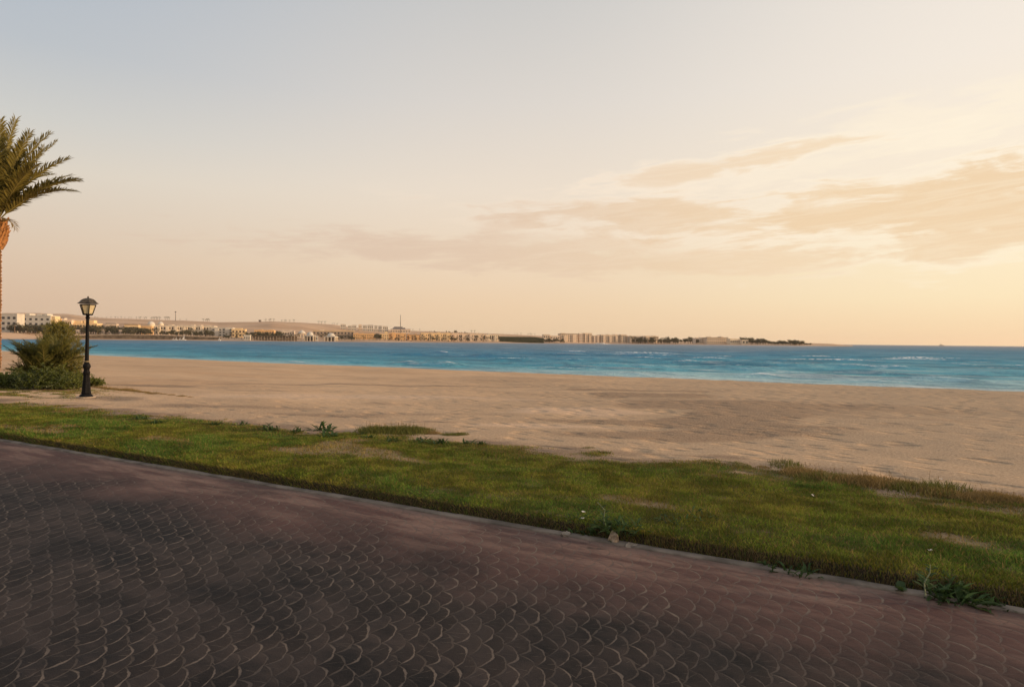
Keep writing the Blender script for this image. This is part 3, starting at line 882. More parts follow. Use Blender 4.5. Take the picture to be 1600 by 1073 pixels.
def domed_pavilion(a, b, top, yd, de, label):
    pc = (a+b)/2; Z = float(Zs(pc))+de; w = (b-a)/F*Z
    base = float(far_z(pc, de)); h = zat(pc, top, Z)-base; e = zat(pc, yd, Z)-base
    r = root('domed_pavilion', ((pc-800)/F*Z, Z, base), label, 'pavilion', 'white domed pavilions on the beach')
    R = w*.34
    mb = MB(); mb.box((0, 0, e-.55), (w, w, .9)); mb.box((0, 0, e+.1), (w*.8, w*.8, .4)); mb.build('roof', W_, r)
    mb = MB(); mb.lathe([(R, e+.3), (R, e+.7)] + [(x, z+e+.7) for x, z in dome_prof(R*.97, 10, 1.0, (h-e-1.7)/R)], 20); mb.build('dome', W_, r, True)
    for i in range(4):
        for j in range(4):
            if i in (0, 3) or j in (0, 3):
                mb = MB(); mb.box((0, 0, (e-1)/2-.3), (w*.085, w*.085, e-1+.6))
                o = mb.build('column', CR, r); o.location = ((i-1.5)*w*.3, (j-1.5)*w*.3, 0)
    mb = MB(); mb.box((0, 0, e*.42-.3), (w*.52, w*.52, e*.84)); mb.build('inner_wall', MAT['arch_dark'], r)


domed_pavilion(477, 492, 517, 524.2, 22, 'left of the two white domed pavilions, beside the tent-shaped roof')
domed_pavilion(508.5, 526, 518.8, 525.4, 22, 'right of the two white domed pavilions, in front of the dark hall')
building('beach_kiosk', 'small bright white kiosk between the two domed pavilions', 'kiosk', 493.4, 496.6, 524.6, 16, W_, 1, 1, depth=4)


def pergola(a, b, top, de, label):
    pc = (a+b)/2; Z = float(Zs(pc))+de; w = (b-a)/F*Z
    base = float(far_z(pc, de)); h = zat(pc, top, Z)-base
    r = root('pergola', ((pc-800)/F*Z, Z, base), label, 'pergola')
    mb = MB(); mb.box((0, 4, h-.3), (w, 8, .5)); mb.build('roof', MAT['thatch'], r)
    n = 15
    for k in range(n):
        mb = MB(); mb.box((0, 0, h/2-.7), (.55, .55, h-.3)); o = mb.build('post', MAT['coping'], r); o.location = (-w/2+w*(k+.5)/n, .6, 0)
    mb = MB(); mb.box((0, 7.4, h/2-.7), (w*.98, .3, h-.3)); mb.build('back_wall', MAT['darkfront'], r)


pergola(392, 462, 524.2, 16, 'long dark beach pergola with pale posts left of the domed pavilions')

# sea wall along the left part of the far beach
mbw = MB(); mbc = MB()
pxs = np.arange(112, 348, 4.0)
rows_b, rows_t = [], []
top = np.interp(pxs, [112, 200, 260, 348], [524.2, 523.0, 524.4, 527.4])
prev = None
for x, ty in zip(pxs, top):
    Z = float(Zs(x))+17; p = Vector(((x-800)/F*Z, Z, 0)); zt = zat(x, ty, Z); zb = float(far_z(x, 17))-1.2
    cur = (p, zt, max(zb, -1.4))
    if prev:
        (p0, t0, b0), (p1, t1, b1) = prev, cur
        dn = Vector((0, 2.0, 0)); up_ = Vector((0, -.15, 0))
        v = [p0+Vector((0, 0, b0)), p1+Vector((0, 0, b1)), p1+Vector((0, 0, t1)), p0+Vector((0, 0, t0))]
        v += [q_+dn for q_ in v]
        mbw.add(v, [(0, 1, 2, 3), (5, 4, 7, 6), (3, 2, 6, 7), (0, 3, 7, 4), (1, 5, 6, 2)])
        v = [p0+up_+Vector((0, 0, t0+.01)), p1+up_+Vector((0, 0, t1+.01)), p1+up_+Vector((0, 0, t1+.6)), p0+up_+Vector((0, 0, t0+.6))]
        v += [q_+dn*1.3 for q_ in v]
        mbc.add(v, [(0, 1, 2, 3), (5, 4, 7, 6), (3, 2, 6, 7), (0, 4, 5, 1)])
    prev = cur
rw = root('sea_wall', (0, 0, 0), 'long dark stone sea wall with pale coping behind the far beach', 'wall')
mbw.build('wall_face', MAT['seawall'], rw); mbc.build('coping', MAT['coping'], rw)


# masts and water tower
def mast(px, top, de, head, label):
    Z = float(Zs(px))+de; base = float(far_z(px, de)); h = zat(px, top, Z)-base
    r = root('radio_mast', ((px-800)/F*Z, Z, base-.3), label, 'mast')
    mb = MB(); mb.lathe([(.75, 0), (.55, h*.6), (.38, h)], 8); mb.build('pole', MAT['mast'], r)
    mb = MB()
    if head: mb.box((0, 0, h-.5), (3.4, .8, 1.3)); mb.box((0, 0, h+.5), (1.6, .6, .8))
    else:
        mb.lathe([(.7, h*.55), (.7, h*.58)], 8); mb.lathe([(.7, h*.93), (.7, h*.95)], 8)
    mb.build('platform', MAT['mast'], r)


mast(274, 486.8, 600, True, 'mast with a wide T-shaped head on the dune above the long hotel')
mast(625.5, 491.5, 410, False, 'tall thin mast rising from the grey stepped building')
Z_ = float(Zs(406))+600; b_ = float(far_z(406, 600)); h_ = zat(406, 499.4, Z_)-b_
r_ = root('water_tower', ((406-800)/F*Z_, Z_, b_-.3), 'squat grey water tower on the dune crest', 'tower')
mb = MB(); mb.box((0, 0, h_*.66), (4.2, 4.2, h_*.62)); mb.build('tank', MAT['mast'], r_)
for i in (-1, 1):
    for j in (-1, 1):
        mb = MB(); mb.box((i*1.6, j*1.6, h_*.18), (.5, .5, h_*.36)); mb.build('leg', MAT['mast'], r_)


# ------------------------------------------------------------------ far trees
def leaf_quads(centers, size, n_each, spread, rg):
    V = []; Fq = []
    cs = np.repeat(np.asarray(centers), n_each, 0)
    d = rg.normal(size=cs.shape); d /= np.linalg.norm(d, axis=1)[:, None]
    p = cs + d*np.repeat(np.asarray(spread), n_each, 0)*(rg.random((len(cs), 1))**.4)
    a = rg.normal(size=cs.shape); a /= np.linalg.norm(a, axis=1)[:, None]
    b = np.cross(a, rg.normal(size=cs.shape)); b /= np.linalg.norm(b, axis=1)[:, None]
    sz = size*(.6+.8*rg.random((len(cs), 1)))
    V = np.stack([p-a*sz, p+b*sz*.5, p+a*sz, p-b*sz*.5], 1).reshape(-1, 3)
    Fq = np.arange(len(V)).reshape(-1, 4)
    return V, Fq


def make_round_tree(seed):
    rg = np.random.default_rng(seed)
    r = root('shore_tree', (0, 0, 0), 'tree', 'tree')
    mb = MB(); mb.tube([(0, 0, -.05), (.02, 0, .2), (.0, .03, .5)], [.05, .04, .02], 6)
    for k in range(4):
        t_ = k*1.6+seed; mb.tube([(0, 0, .25), (.16*math.cos(t_), .16*math.sin(t_), .5), (.25*math.cos(t_), .25*math.sin(t_), .72)], [.025, .018, .008], 5)
    mb.build('trunk', MAT['bark'], r)
    n = 13
    c = np.stack([rg.normal(0, .20, n), rg.normal(0, .20, n), .36+.52*rg.random(n)], 1)
    sp = np.repeat((.13+.13*rg.random(n))[:, None], 3, 1)
    V, Fq = leaf_quads(c, .055, 46, sp, rg)
    np_mesh('crown', V, Fq, MAT['treeleaf'], parent=r)
    return r


def frond_strip(mb, base, az, e0, e1, L, wid, n=7, mi=0):
    """low detail far frond: a curved rachis with a serrated blade on each side"""
    p = Vector(base); pts = [p.copy()]
    for k in range(n):
        e = e0+(e1-e0)*((k+.5)/n)
        p = p+Vector((math.cos(az)*math.cos(e), math.sin(az)*math.cos(e), math.sin(e)))*(L/n); pts.append(p.copy())
    side = Vector((-math.sin(az), math.cos(az), 0))
    for k in range(1, n):
        w = wid*math.sin(PI*(k+.3)/(n+.6))
        d = pts[k+1]-pts[k]
        for sgn in (-1, 1):
            mb.add([pts[k], pts[k]+d*.85, pts[k]+d*1.1+side*sgn*w+Vector((0, 0, -w*.35))], [(0, 1, 2)], mi)


def make_far_palm(seed, h=.62, nf=20, name='shore_palm', parts=True):
    rg = random.Random(seed)
    tr = MB(); cr = MB()
    tr.tube([(0, 0, -.05), (.012, .0, h*.5), (.0, 0.01, h)], [.034, .026, .026], 6)
    for k in range(nf):
        az = 2*PI*k/nf*2.4+rg.random(); e0 = rg.uniform(-.15, 1.35)
        frond_strip(cr, (0, .01, h), az, e0, e0-rg.uniform(.9, 1.6), rg.uniform(.30, .42), .085)
    if parts:
        r = root(name, (0, 0, 0), 'palm', 'palm tree')
        tr.build('trunk', MAT['bark'], r); cr.build('crown', MAT['palmleaf_far'], r)
        return r
    o = len(tr.v)
    tr.add(cr.v, cr.f, 1)
    return tr.build(name, [MAT['bark'], MAT['palmleaf_far']])


PALM = [make_far_palm(i) for i in range(3)]
TREE = [make_round_tree(i+10) for i in range(3)]
SKYP = [make_far_palm(i+30, .70, 14, 'hilltop_palm', False) for i in range(2)]
rr = random.Random(3)
_used = set()


def place(protos, px, top, de, label, group, wide=1.0, cat=None):
    Z = float(Zs(px))+de; base = float(far_z(px, de)); h = max(zat(px, top, Z)-base, 1.2)
    o = rr.choice(protos); sc = h*1.02
    loc = ((px-800)/F*Z, Z, base); rz = rr.uniform(0, 6.28)
    if o.name not in _used:
        _used.add(o.name); o.location = loc; o.rotation_euler = (0, 0, rz); o.scale = (sc*wide, sc*wide, sc)
        tag(o, label, cat, group)
    else: dup(o, loc, rz, (sc*wide, sc*wide, sc), label, group, cat)


def belt(protos, x0, x1, tops, d0, d1, n, label, group, wide=1.0, cat=None):
    for k in range(n):
        x = x0+(x1-x0)*(k+rr.uniform(.1, .9))/n
        t_ = np.interp(x, [x0, (x0+x1)/2, x1], tops)+rr.choice((-1.0, 0, .8, 1.6, 2.6, 3.6))+rr.uniform(-.4, .4)
        place(protos, x, float(t_), rr.uniform(d0, d1), label, group, wide*rr.uniform(.75, 1.1), cat)


PL, TR = 'palm tree', 'tree'
place(PALM, 23, 501, 44, 'large dark palm in front of the white block at the far left edge', 'palms by the left white buildings', 1.25, PL)
belt(PALM, 17, 80, (502, 503.5, 504.5), 40, 78, 24, 'palm in the belt in front of the long white apartment block', 'palms before the white apartment block', 1.25, PL)
belt(TREE, 14, 80, (508, 508, 509), 34, 60, 20, 'low round tree under the palms by the white apartment block', 'round trees before the white apartment block', 1.1, TR)
belt(PALM, 83, 150, (504, 505, 506.5), 50, 100, 24, 'palm in the belt below the stepped yellow villa', 'palms below the yellow villa', 1.2, PL)
belt(TREE, 84, 150, (509.5, 510.5, 511), 40, 70, 22, 'round tree in the belt below the stepped yellow villa', 'round trees below the yellow villa', 1.1, TR)
belt(PALM, 150, 222, (505.5, 506.5, 508), 45, 90, 28, 'palm in the belt between the lamp post and the orange block', 'palms left of the orange block', 1.15, PL)
belt(TREE, 150, 236, (510.5, 511.5, 513), 36, 70, 28, 'round tree in the belt between the lamp post and the orange block', 'round trees left of the orange block', 1.05, TR)
belt(PALM, 222, 250, (509, 510, 511), 55, 70, 6, 'palm standing in front of the two cream domes', 'palms before the domes', 1.0, PL)
belt(TREE, 249, 334, (516.5, 515, 516), 46, 75, 22, 'dark round tree in the row before the long arcaded hotel', 'trees before the arcaded hotel', 1.05, TR)
belt(PALM, 290, 334, (511, 511, 513), 46, 70, 6, 'palm rising from the tree row before the long arcaded hotel', 'palms before the arcaded hotel', 1.0, PL)
belt(PALM, 352, 382, (516, 517, 518), 50, 70, 5, 'palm before the yellow gatehouse', 'palms before the yellow gatehouse', .9, PL)
belt(TREE, 383, 442, (516.5, 517.5, 519), 35, 65, 14, 'round tree behind the long pergola', 'trees behind the pergola', 1.1, TR)
belt(TREE, 336, 392, (524.5, 525, 525), 26, 40, 14, 'low shrub in front of the white hotel block', 'shrubs before the white hotel block', 1.5, 'shrub')
belt(PALM, 442, 478, (518.5, 519, 520), 45, 62, 6, 'palm beside the tent-shaped roof', 'palms by the tent roof', 1.0, PL)
belt(PALM, 496, 552, (519, 519, 521), 50, 95, 16, 'palm in front of the dark-fronted hall', 'palms before the dark hall', 1.0, PL)
belt(TREE, 528, 556, (526, 526, 527), 28, 45, 7, 'round bush right of the domed pavilions', 'bushes right of the pavilions', 1.2, 'shrub')
belt(TREE, 585, 596, (521.5, 521, 522), 45, 62, 5, 'dark tall tree between the orange arcade and the tower house', 'trees by the tower house', .8, TR)
belt(PALM, 556, 660, (523.4, 524, 523), 30, 58, 24, 'palm in front of the orange hotel wings', 'palms before the orange wings', 1.0, PL)
belt(TREE, 600, 660, (527.5, 528, 527.5), 24, 48, 14, 'round bush in front of the orange hotel wings', 'bushes before the orange wings', 1.1, 'shrub')
belt(PALM, 660, 782, (523, 523.2, 525), 28, 58, 26, 'palm in the dense belt before the sand-yellow hotel wings', 'palms before the sand-yellow wings', 1.05, PL)
belt(TREE, 660, 756, (528, 527.6, 528.5), 24, 46, 16, 'round bush in the dense belt before the sand-yellow hotel wings', 'bushes before the sand-yellow wings', 1.1, 'shrub')
belt(TREE, 668, 733, (516.8, 516, 519.5), 560, 620, 15, 'dark treetop on the ridge above the sand-yellow hotel wings', 'trees on the ridge', 1.5, TR)
for x, lb in ((736.5, 'left one of the pair of dark trees on the skyline'), (741.5, 'right one of the pair of dark trees on the skyline')):
    place(SKYP, x, 515.2, 610, lb, 'pair of dark skyline trees', 1.1, TR)
belt(TREE, 850, 886, (528, 528, 530), 22, 34, 14, 'low dark bush between the hedge and the big tan hotel', 'bushes before the big tan hotel', 1.3, 'shrub')
belt(PALM, 986, 1058, (522.8, 524, 526.5), 20, 36, 20, 'palm before the last tan hotel wings', 'palms before the last tan wings', .95, PL)
belt(TREE, 986, 1060, (527.4, 527.6, 529), 18, 34, 20, 'bush before the last tan hotel wings', 'bushes before the last tan wings', 1.1, 'shrub')
belt(TREE, 1032, 1100, (527.4, 527.6, 528.6), 34, 70, 20, 'dark tree in the clump right of the tan hotels', 'trees right of the tan hotels', 1.1, TR)
belt(TREE, 1100, 1160, (526.8, 527, 528.4), 55, 90, 14, 'treetop behind the low buildings near the point', 'trees behind the low buildings', 1.2, TR)
belt(TREE, 1162, 1206, (527.4, 528.4, 531.4), 25, 60, 16, 'dark tree in the wood at the start of the point', 'trees at the start of the point', 1.5, TR)
belt(TREE, 1204, 1266, (532.4, 531.4, 535), 20, 50, 26, 'low tree towards the bare tip of the point', 'trees towards the tip of the point', 2.3, TR)
for (xs, tp, lb, gr) in [((148, 152, 159, 166, 173, 180, 184, 189, 195, 201), 494.5, 'tiny palm on the plateau right above the lamp lantern', 'palms on the plateau by the lantern'),
                         ((205, 213, 217, 219.5, 225, 228, 236.5, 239, 241, 244, 246, 249, 258, 261, 264), 494.6, 'tiny palm in the skyline row above the two cream domes', 'skyline palms above the domes'),
                         ((281, 291,), 498.2, 'tiny palm near the mast with the T-shaped head', 'palms near the T mast'),
                         ((317.5, 321.5, 324, 326.5), 497.6, 'tiny palm in the isolated group above the arcaded hotel', 'isolated skyline palms'),
                         ((415, 420.5, 423, 427.5), 497.6, 'tiny palm in the group just right of the water tower', 'palms right of the water tower'),
                         ((440, 444.5, 446.5, 452.5, 459), 498.6, 'tiny palm in the group on the middle of the dune crest', 'palms on the dune crest'),
                         ((498, 502.5, 507.5), 501.6, 'tiny palm on the right shoulder of the dune', 'palms on the dune shoulder'),
                         ((519, 522, 526.5), 505, 'dark palm just left of the villas on the slope', 'palms left of the slope villas'),
                         ((638, 645, 656,), 513.6, 'tiny palm right of the grey stepped building', 'palms right of the grey building'),
                         ((786, 792, 796, 804, 808, 814, 825, 828.5, 831, 835.5), 520.4, 'tiny palm on the skyline above the long green hedge', 'palms above the hedge')]:
    for x in xs: place(SKYP, x, tp+rr.uniform(-.9, .5), 630, lb, gr, rr.uniform(1.1, 1.5), PL)


for k, (x, tp) in enumerate([(88, 514), (100, 516), (118, 515), (131, 517), (157, 514.5), (170, 517), (186, 515.5), (204, 517), (59, 514)]):
    building('garden_house', 'small pale house half hidden among palms on the left part of the shore', 'house', x, x+rr.uniform(3, 6), tp, 46, PT_, 1, 2, group='garden houses among the palms', depth=5)


# long hedge
def hedge():
    Z = float(Zs(815))+20
    r = root('hedge', ((815-800)/F*Z, Z, float(far_z(815, 20))), 'long smooth dark green hedge right of the cream arcade', 'hedge')
    rg = np.random.default_rng(5)
    L = (851-781)/F*Z; h = zat(815, 526.2, Z)-r.location.z
    n = 9000
    x = (rg.random(n)-.5)*L
    top_ = np.interp(x, [-L/2, L*.30, L/2], [h, h*.98, h*.75])
    side = rg.random(n) < .6
    y = np.where(side, rg.random(n)*.8, rg.random(n)*6); z = np.where(side, rg.random(n)*top_, top_-rg.random(n)*.4)
    y += (z/h)*2.5
    V, Fq = leaf_quads(np.stack([x, y, z], 1), .45, 1, np.full((n, 3), .2), rg)
    np_mesh('foliage', V, Fq, MAT['hedge'], parent=r)
    mb = MB(); mb.add([(-L/2, .6, -.6), (L/2, .6, -.6), (L/2, 6, -.6), (-L/2, 6, -.6), (-L/2, 2.8, h*.95), (L*.3, 2.8, h*.92), (L/2, 2.8, h*.7), (L/2, 6, h*.7), (L*.3, 6, h*.92), (-L/2, 6, h*.95)],
                      [(0, 1, 6, 5, 4), (4, 5, 8, 9), (5, 6, 7, 8), (1, 2, 7, 6), (0, 4, 9, 3), (2, 3, 9, 8, 7)])
    mb.build('branch_core', MAT['hedge'], r)


hedge()


# thatched umbrellas along the far beach
def make_umbrella():
    r = root('beach_umbrella', (0, 0, 0), '', 'umbrella')
    mb = MB(); mb.lathe([(.09, -.3), (.08, 2.4)], 8); mb.build('pole', MAT['wood'], r)
    mb = MB(); mb.lathe([(1.5, 2.0), (1.45, 2.12), (.7, 2.62), (.05, 3.0)], 12); mb.build('canopy', MAT['thatch'], r)
    return r


um = make_umbrella(); first = True
for (x0, x1, n, lb, gr) in [(386, 474, 14, 'thatched umbrella on the sand before the long pergola', 'umbrellas before the pergola'),
                            (528, 604, 12, 'thatched umbrella on the sand right of the domed pavilions', 'umbrellas right of the pavilions')]:
    for k in range(n):
        x = x0+(x1-x0)*(k+rr.uniform(.2, .8))/n; p = far_pt(x, rr.uniform(8, 13))
        if first: um.location = p; um.scale = (1.15,)*3; tag(um, lb, None, gr); first = False
        else: dup(um, p, rr.random()*6, 1.15, lb, gr)


# beached sailing boats, motorboat, ship
def sailboat(px, top, base_y, label):
    Z = float(Zs(px))+5; b = far_pt(px, 5); h = zat(px, top, Z)-b.z
    r = root('sailing_boat', b, label, 'sailboat', 'white sails on the far beach', .3)
    L = max(h*.75, 3)
    mb = MB()
    secs = [(-L/2, .55, .7), (-L*.2, .8, .6), (L*.2, .7, .65), (L/2, .06, .95)]
    vs = []
    for x, w, z in secs: vs += [(x, -w, z), (x, -w*.45, .0), (x, w*.45, .0), (x, w, z)]
    fs = [(i*4+k, i*4+4+k, i*4+5+k, i*4+1+k) for i in range(3) for k in range(3)] + [(i*4+3, i*4+7, i*4+4, i*4) for i in range(3)] + [(0, 1, 2, 3), (15, 14, 13, 12)]
    mb.add(vs, fs); mb.build('hull', MAT['hull'], r)
    mb = MB(); mb.lathe([(.07, .3), (.05, h)], 6, (L*.12, 0, 0)); mb.build('mast', MAT['mast'], r)
    mb = MB(); mb.add([(L*.10, .03, 1.0), (-L*.45, .35, 1.1), (-L*.18, .45, h*.5), (L*.10, .05, h*.98), (L*.10, -.03, 1.0), (-L*.45, .29, 1.1), (-L*.18, .39, h*.5), (L*.10, -.01, h*.98)],
                      [(0, 1, 2, 3), (7, 6, 5, 4), (0, 4, 5, 1), (1, 5, 6, 2), (2, 6, 7, 3)]); mb.build('sail', MAT['sail'], r)


sailboat(287.5, 522.6, 530, 'tallest white sail on the far beach')
sailboat(275.5, 526.0, 530, 'small white sail left of the tallest one')
sailboat(281.3, 526.6, 530, 'lowest white sail close beside the tallest one')
sailboat(270.8, 527.4, 530, 'leftmost tiny white sail on the far beach')
sailboat(343, 526.2, 531, 'lone white sail at the right end of the sea wall')


def motorboat(px, Z, L, label, top):
    b = Vector(((px-800)/F*Z, Z, -1.0))
    r = root('motorboat', b, label, 'boat')
    hh = zat(px, top, Z)+1.0
    secs = [(-L/2, L*.13, .9), (-L*.2, L*.15, .95), (L*.2, L*.13, 1.2), (L*.42, L*.05, 1.5), (L/2, .02, 1.7)]
    vs = []; fs = []
    for x, w, z in secs: vs += [(x, -w, z), (x, -w*.6, -.3), (x, w*.6, -.3), (x, w, z)]
    for i in range(4):
        for k in range(3): fs.append((i*4+k, i*4+4+k, i*4+5+k, i*4+1+k))
        fs.append((i*4+3, i*4+7, i*4+4, i*4))
    fs += [(0, 1, 2, 3), (19, 18, 17, 16)]
    mb = MB(); mb.add(vs, fs); mb.build('hull', MAT['hull'], r)
    w = L*.1
    mb = MB(); v = [(-L*.3, -w, .9), (L*.2, -w, 1.1), (L*.2, w, 1.1), (-L*.3, w, .9), (-L*.26, -w*.85, hh*.75), (L*.06, -w*.85, hh*.75), (L*.06, w*.85, hh*.75), (-L*.26, w*.85, hh*.75)]
    mb.add(v, [(0, 1, 5, 4), (1, 2, 6, 5), (2, 3, 7, 6), (3, 0, 4, 7), (4, 5, 6, 7), (3, 2, 1, 0)]); mb.build('cabin', MAT['hull'], r)
    mb = MB(); mb.box((-L*.08, 0, hh*.62), (L*.22, w*1.9, hh*.16)); mb.build('window', MAT['glass_far'], r)
    mb = MB(); mb.lathe([(.12, hh*.7), (.06, hh*1.0)], 6, (-L*.12, 0, 0)); mb.build('mast', MAT['mast'], r)
    return r


motorboat(937, 800, 12.0, 'white motorboat with its wake in front of the tan hotels', 535.2)
mbk = MB()
wx, wy = (937-800)/F*800, 800
rk = np.random.default_rng(2)
for k in range(46):
    u = rk.random(); x = wx+4+u*9; y = wy+rk.normal()*.6*(1+u*1.5); sz = 1.0*(1-u*.7)+.2
    vs = [(x+sz*1.4*math.cos(a)*(.7+.5*rk.random()), y+sz*math.sin(a), -1.0+sz*.9*e*(1-u*.5)) for a, e in [(0, .05), (1.2, .25), (2.4, .2), (3.6, .1), (5, .12)]] + [(x, y, -1.0+sz*1.3*(1-u*.6))]
    mbk.add(vs, [(0, 1, 5), (1, 2, 5), (2, 3, 5), (3, 4, 5), (4, 0, 5)])
tag(mbk.build('boat_wake', MAT['sail']), 'white foam of the wake trailing right of the motorboat', 'wake', None, 'stuff')


def ship(px, Z, L):
    r = root('distant_ship', ((px-800)/F*Z, Z, -1.0), 'tiny grey ship on the open horizon at the right', 'ship')
    mb = MB(); mb.add([(-L/2, -3, 3), (L*.46, -3, 3), (L/2, 0, 4), (L*.46, 3, 3), (-L/2, 3, 3), (-L/2, -2.5, -1), (L*.4, -2.5, -1), (L*.42, 0, -1), (L*.4, 2.5, -1), (-L/2, 2.5, -1)],
                      [(0, 5, 6, 1), (1, 6, 7, 2), (2, 7, 8, 3), (3, 8, 9, 4), (4, 9, 5, 0), (0, 1, 2, 3, 4)]); mb.build('hull', MAT['mast'], r)
    mb = MB(); mb.box((-L*.05, 0, 5), (L*.5, 5, 4)); mb.box((-L*.1, 0, 8.2), (L*.25, 4, 2.4)); mb.build('superstructure', MAT['pinktan'], r)


ship(1471, 3300, 24)


# ------------------------------------------------------------------ fronds
def frond(name, base, az, e0, e1, L, leaf, nl, mats, parent, rg, bow=0.0, start=.14, width=.05, droop=.25, rad0=.028, fwd_ang=.75):
    """date palm frond: curved rachis with two rows of narrow stiff leaflets"""
    n = 18; p = Vector(base); pts = [p.copy()]; dirs = []
    for k in range(n):
        u = (k+.5)/n
        e = e0+(e1-e0)*(u**1.35); a = az+bow*u
        d = Vector((math.cos(a)*math.cos(e), math.sin(a)*math.cos(e), math.sin(e)))
        dirs.append(d); p = p+d*(L/n); pts.append(p.copy())
    mb = MB(); mb.tube(pts, [rad0*(1-.88*k/n) for k in range(n+1)], 5, 0)
    for k in range(nl):
        u = start+(1-start)*(k+.5)/nl
        f = u*n; i = min(int(f), n-1)
        c = pts[i].lerp(pts[i+1], f-i); d = dirs[i]
        sd = d.cross(Vector((0, 0, 1)))
        if sd.length < .05: sd = Vector((-math.sin(az), math.cos(az), 0))
        sd.normalize(); nu = sd.cross(d).normalized()
        ll = leaf*(.45+.75*math.sin(PI*min(1, .14+u*.80)))*rg.uniform(.8, 1.12)
        for sg in (-1, 1):
            fa = fwd_ang*(1-.35*u)+rg.uniform(-.12, .12)
            v = (sd*sg*math.sin(fa)+d*math.cos(fa)+nu*rg.uniform(.05, .45)).normalized()
            tip = c+v*ll+Vector((0, 0, -ll*droop*rg.uniform(.3, 1.2)))
            mid = c+v*ll*.5+Vector((0, 0, ll*.02))
            w = width*ll*rg.uniform(.8, 1.2)
            ww = v.cross(nu+sd*sg*rg.uniform(-.6, .6)).normalized()*w
            mb.add([c-ww*.4, c+ww*.4, mid+ww, tip, mid-ww], [(0, 1, 2, 4), (4, 2, 3)], 1)
    return mb.build(name, mats, parent)


def big_palm():
    Z = 34.0
    base = P(-8, 585, Z); q, s = xy2qs(base.x, base.y); gz = float(ground_z(q, s))
    crown = P(-5, 346, Z)
    hC = crown.z-gz
    r = root('palm_tree', (base.x, base.y, gz), 'tall date palm with a rough trunk cut by the left edge of the frame', 'palm tree')
    rg = random.Random(11)
    lean = Vector((crown.x-base.x, 0, 0))
    mb = MB()
    nk = 90
    prof = []
    vs = []; n = 18
    for k in range(nk+1):
        u = k/nk; z = u*hC-.1
        rr_ = .255-.05*u+.035*(1 if k % 2 else -1)*(.6+.5*rg.random())
        if u > .86: rr_ += .12*math.sin((u-.86)/.14*PI*.5)
        for j in range(n):
            a = 2*PI*j/n+(k % 2)*.17
            rj = rr_*(1+.10*rg.uniform(-1, 1))
            vs.append((lean.x*u**1.5+rj*math.cos(a), rj*math.sin(a), z+.03*math.sin(a*3+k)))
    fs = [(i*n+j, i*n+(j+1) % n, (i+1)*n+(j+1) % n, (i+1)*n+j) for i in range(nk) for j in range(n)]
    mb.add(vs, fs); mb.build('trunk', MAT['trunk'], r)
    # pruned leaf bases form the swollen head
    top = Vector((lean.x, 0, hC))
    mb = MB()
    for k in range(150):
        u = k/150; a = k*2.399; z = hC-1.45+1.5*u
        rb = .26+.22*math.sin(min(1, u*1.25)*PI*.75)
        c = Vector((top.x+rb*math.cos(a)*.75, rb*math.sin(a)*.75, z)); out = Vector((math.cos(a), math.sin(a), 0)); sd = Vector((-math.sin(a), math.cos(a), 0))
        L = rg.uniform(.17, .34); tip = c+out*L*.62+Vector((0, 0, L*1.0)); w = .09
        mb.add([c-sd*w-out*.05, c+sd*w-out*.05, tip+sd*w*.5, tip-sd*w*.5, c-sd*w+out*.05+Vector((0, 0, -.06)), c+sd*w+out*.05+Vector((0, 0, -.06)), tip+sd*w*.5+out*.04, tip-sd*w*.5+out*.04],
               [(0, 1, 2, 3), (7, 6, 5, 4), (0, 4, 5, 1), (2, 6, 7, 3), (1, 5, 6, 2), (0, 3, 7, 4)])
    mb.build('leaf_bases', MAT['boot'], r)
    FM = [MAT['rachis'], MAT['frond']]
    # fronds towards the right as seen from the road (az 0 = to the right, -90 = towards the viewer)
    spec = [(-10, 88, 62, 6.0), (-50, 82, 60, 5.9), (12, 78, 42, 5.9), (-18, 73, 47, 5.7), (-4, 66, 45, 5.2), (22, 70, 48, 5.6), (-60, 68, 40, 5.4),
            (6, 62, 24, 5.5), (-24, 52, 18, 4.9), (3, 47, 6, 5.4), (-6, 42, -8, 5.2), (38, 56, 12, 5.0)]
    for (az, e0, e1, L) in spec:
        frond('frond', top+Vector((0, 0, -.05)), rad(az), rad(e0), rad(e1), L*.93*rg.uniform(.97, 1.02), .70, 110, FM, r, rg, bow=rg.uniform(-.12, .12), width=.046, fwd_ang=.85)
    frond('frond', top+Vector((.1, -.1, -.25)), rad(-20), rad(35), rad(-75), 1.7, .40, 34, [MAT['rachis'], MAT['frond_dry']], r, rg, width=.05)
    for k in range(26):
        az = 75+k*212/25+rg.uniform(-8, 8)
        e0 = rg.choice([84, 74, 64, 54, 44]); e1 = e0-rg.uniform(24, 52)
        frond('frond', top+Vector((0, 0, -.05)), rad(az), rad(e0), rad(e1), rg.uniform(4.8, 5.8), .66, 80, FM, r, rg, bow=rg.uniform(-.15, .15), width=.04)


big_palm()


